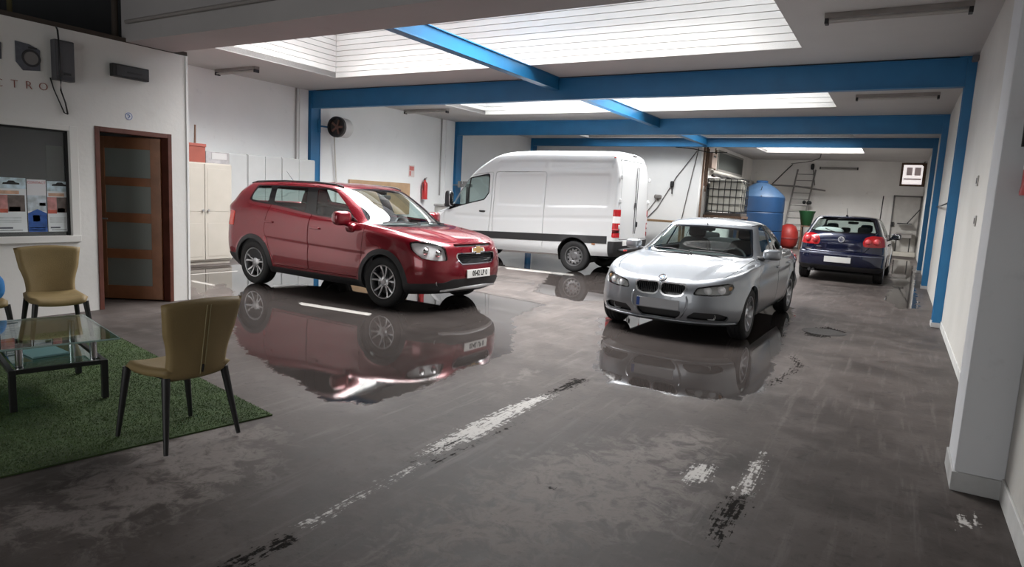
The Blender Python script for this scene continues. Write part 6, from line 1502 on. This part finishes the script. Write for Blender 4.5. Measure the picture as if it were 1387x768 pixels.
# ================================================================== right end of the back wall
b = B(); y = YB-.02; DF = mat('door_edge_grey', (.17, .16, .155), .6)
b.bb(-.36, -.30, y-.03, YB, 0, 2.46); b.bb(.60, .66, y-.03, YB, 0, 2.46); b.bb(-.36, .66, y-.03, YB, 2.40, 2.46)
d = st(b.build('door_2', DF, weld=False)); B().bb(-.30, .60, y, YB, .02, 2.40).build('door_leaf', mat('pale_door', (.56, .54, .51), .6, var=.1), d)
B().bb(-.34, -.24, y-.07, y-.01, 1.18, 1.36).build('door_lock', DARKM, d)
w = st(B().bb(-.22, .66, YB-.05, YB-.001, 2.84, 3.78, .004).build('window_3', RUST))
B().bb(-.14, .55, YB-.056, YB-.05, 2.92, 3.70).build('pane', mat('bright_window_daylight', (1.0, .93, .92), .5, emit=.75), w)
for (x0, x1, z0, z1) in ((-.02, .18, 3.28, 3.60), (.26, .48, 3.28, 3.60), (-.10, .52, 3.10, 3.16)):
    B().bb(x0, x1, YB-.060, YB-.0565, z0, z1).build('view_through_pane', mat('window_view_shade', (.34, .27, .27), .8, emit=.35), w)
o = B().tube([(.62, YB-.25, 3.62), (.50, YB-.25, 3.70), (.60, YB-.25, 3.85)], .035, 8).build('hook_pipe', RUST); tag(o, 'short rusty pipe bend beside the small bright window', 'pipe')
e = empty('wall_shelf', (.28, YB-.28, 1.30), 0, 'small wall shelf with a slanting brace in the back right corner', 'shelf')
b = B(); b.bb(-.40, .12, -.16, .16, 0, .035); b.build('board', DARKM, e); b = B(); b.tube([(-.05, 0, .03), (.34, .1, .62)], .02, 6); b.build('brace', DARKM, e)
e = empty('utility_sink', (.10, YB-.30, .12), 0, 'small metal utility sink below the wall shelf', 'sink')
b = B(); b.bb(-.22, .38, -.22, .22, .78, .84, .01); b.bb(-.18, .34, -.18, .18, .62, .78, .01); b.build('basin', mat('sink_grey', (.36, .34, .32), .5), e)
for sx in (-.18, .30): b = B(); b.tube([(sx, 0, .05), (sx, 0, .64)], .022, 6); b.build('leg', DARKM, e)
e = empty('dark_canister', (-.42, YB-.35, .16), 0, 'dark canister on the low plinth beside the hatchback', 'canister'); b = B(); b.bb(-.17, .17, -.14, .14, 0, .56, .03); b.build('can', LEGB, e); b = B(); b.tube([(-.08, 0, .55), (-.06, 0, .64), (.06, 0, .64), (.08, 0, .55)], .018, 6); b.build('handle', LEGB, e)
o = B().bb(-.75, .64, YB-.7, YB-.01, 0, .16, .01).build('concrete_plinth', mat('plinth_pale', (.55, .52, .46), .7, var=.1)); tag(o, 'low pale concrete plinth along the back right corner', 'plinth')
o = B().cyl((-.78, YB-.4, 0), (-.72, YB-.4, 2.4), .02, n=8).build('thin_pole', DARKM); tag(o, 'thin upright pole between the hatchback and the back door', 'pole')

# ================================================================== right wall fittings
for y_, z_, lab in ((8.70, 2.0, 'small grey socket plate, upper one on the right wall'), (8.31, 1.57, 'small grey socket plate, lower one on the right wall')):
    e = empty('socket_plate', (XR-.002, y_, z_), 0, lab, 'socket'); b = B(); b.bb(-.012, 0, -.06, .06, -.055, .055, .003); b.build('plate', mat('socket_grey', (.40, .39, .37), .5), e); b = B(); b.bb(-.018, -.012, -.03, .035, -.03, .03); b.build('insert', mat('socket_dark', (.16, .15, .15), .5), e)
o = B().bb(XR-.08, XR-.002, Y1-.22, Y1-.10, 3.72, 3.80, .01).build('alarm_sensor', mat('sensor_dark', (.10, .10, .11), .5)); tag(o, 'small dark sensor beside the top of the first right column', 'sensor')
cableobj([(XR-.02, Y1+.32, 1.86), (XR-.10, 13.5, 1.80), (XR-.02, Y2-.02, 1.84)], .012, 'thin cable strung between the two right blue columns')
cableobj([(-12.2, Y1-.02, CZ-.012), (-6, Y1-.02, CZ-.012), (.45, Y1-.02, CZ-.012)], .008, 'black cable along the top of the first blue beam')
o = B().lathe([(.001, .004), (.26, .004), (.27, .0)], 'z', 28, c=(-.72, 9.5, .001)).build('manhole_cover', mat('cover_iron', (.025, .022, .02), .6, metal=.3, bump=.4, bscale=60)); tag(o, 'dark round iron cover in the floor right of the silver car', 'manhole cover')
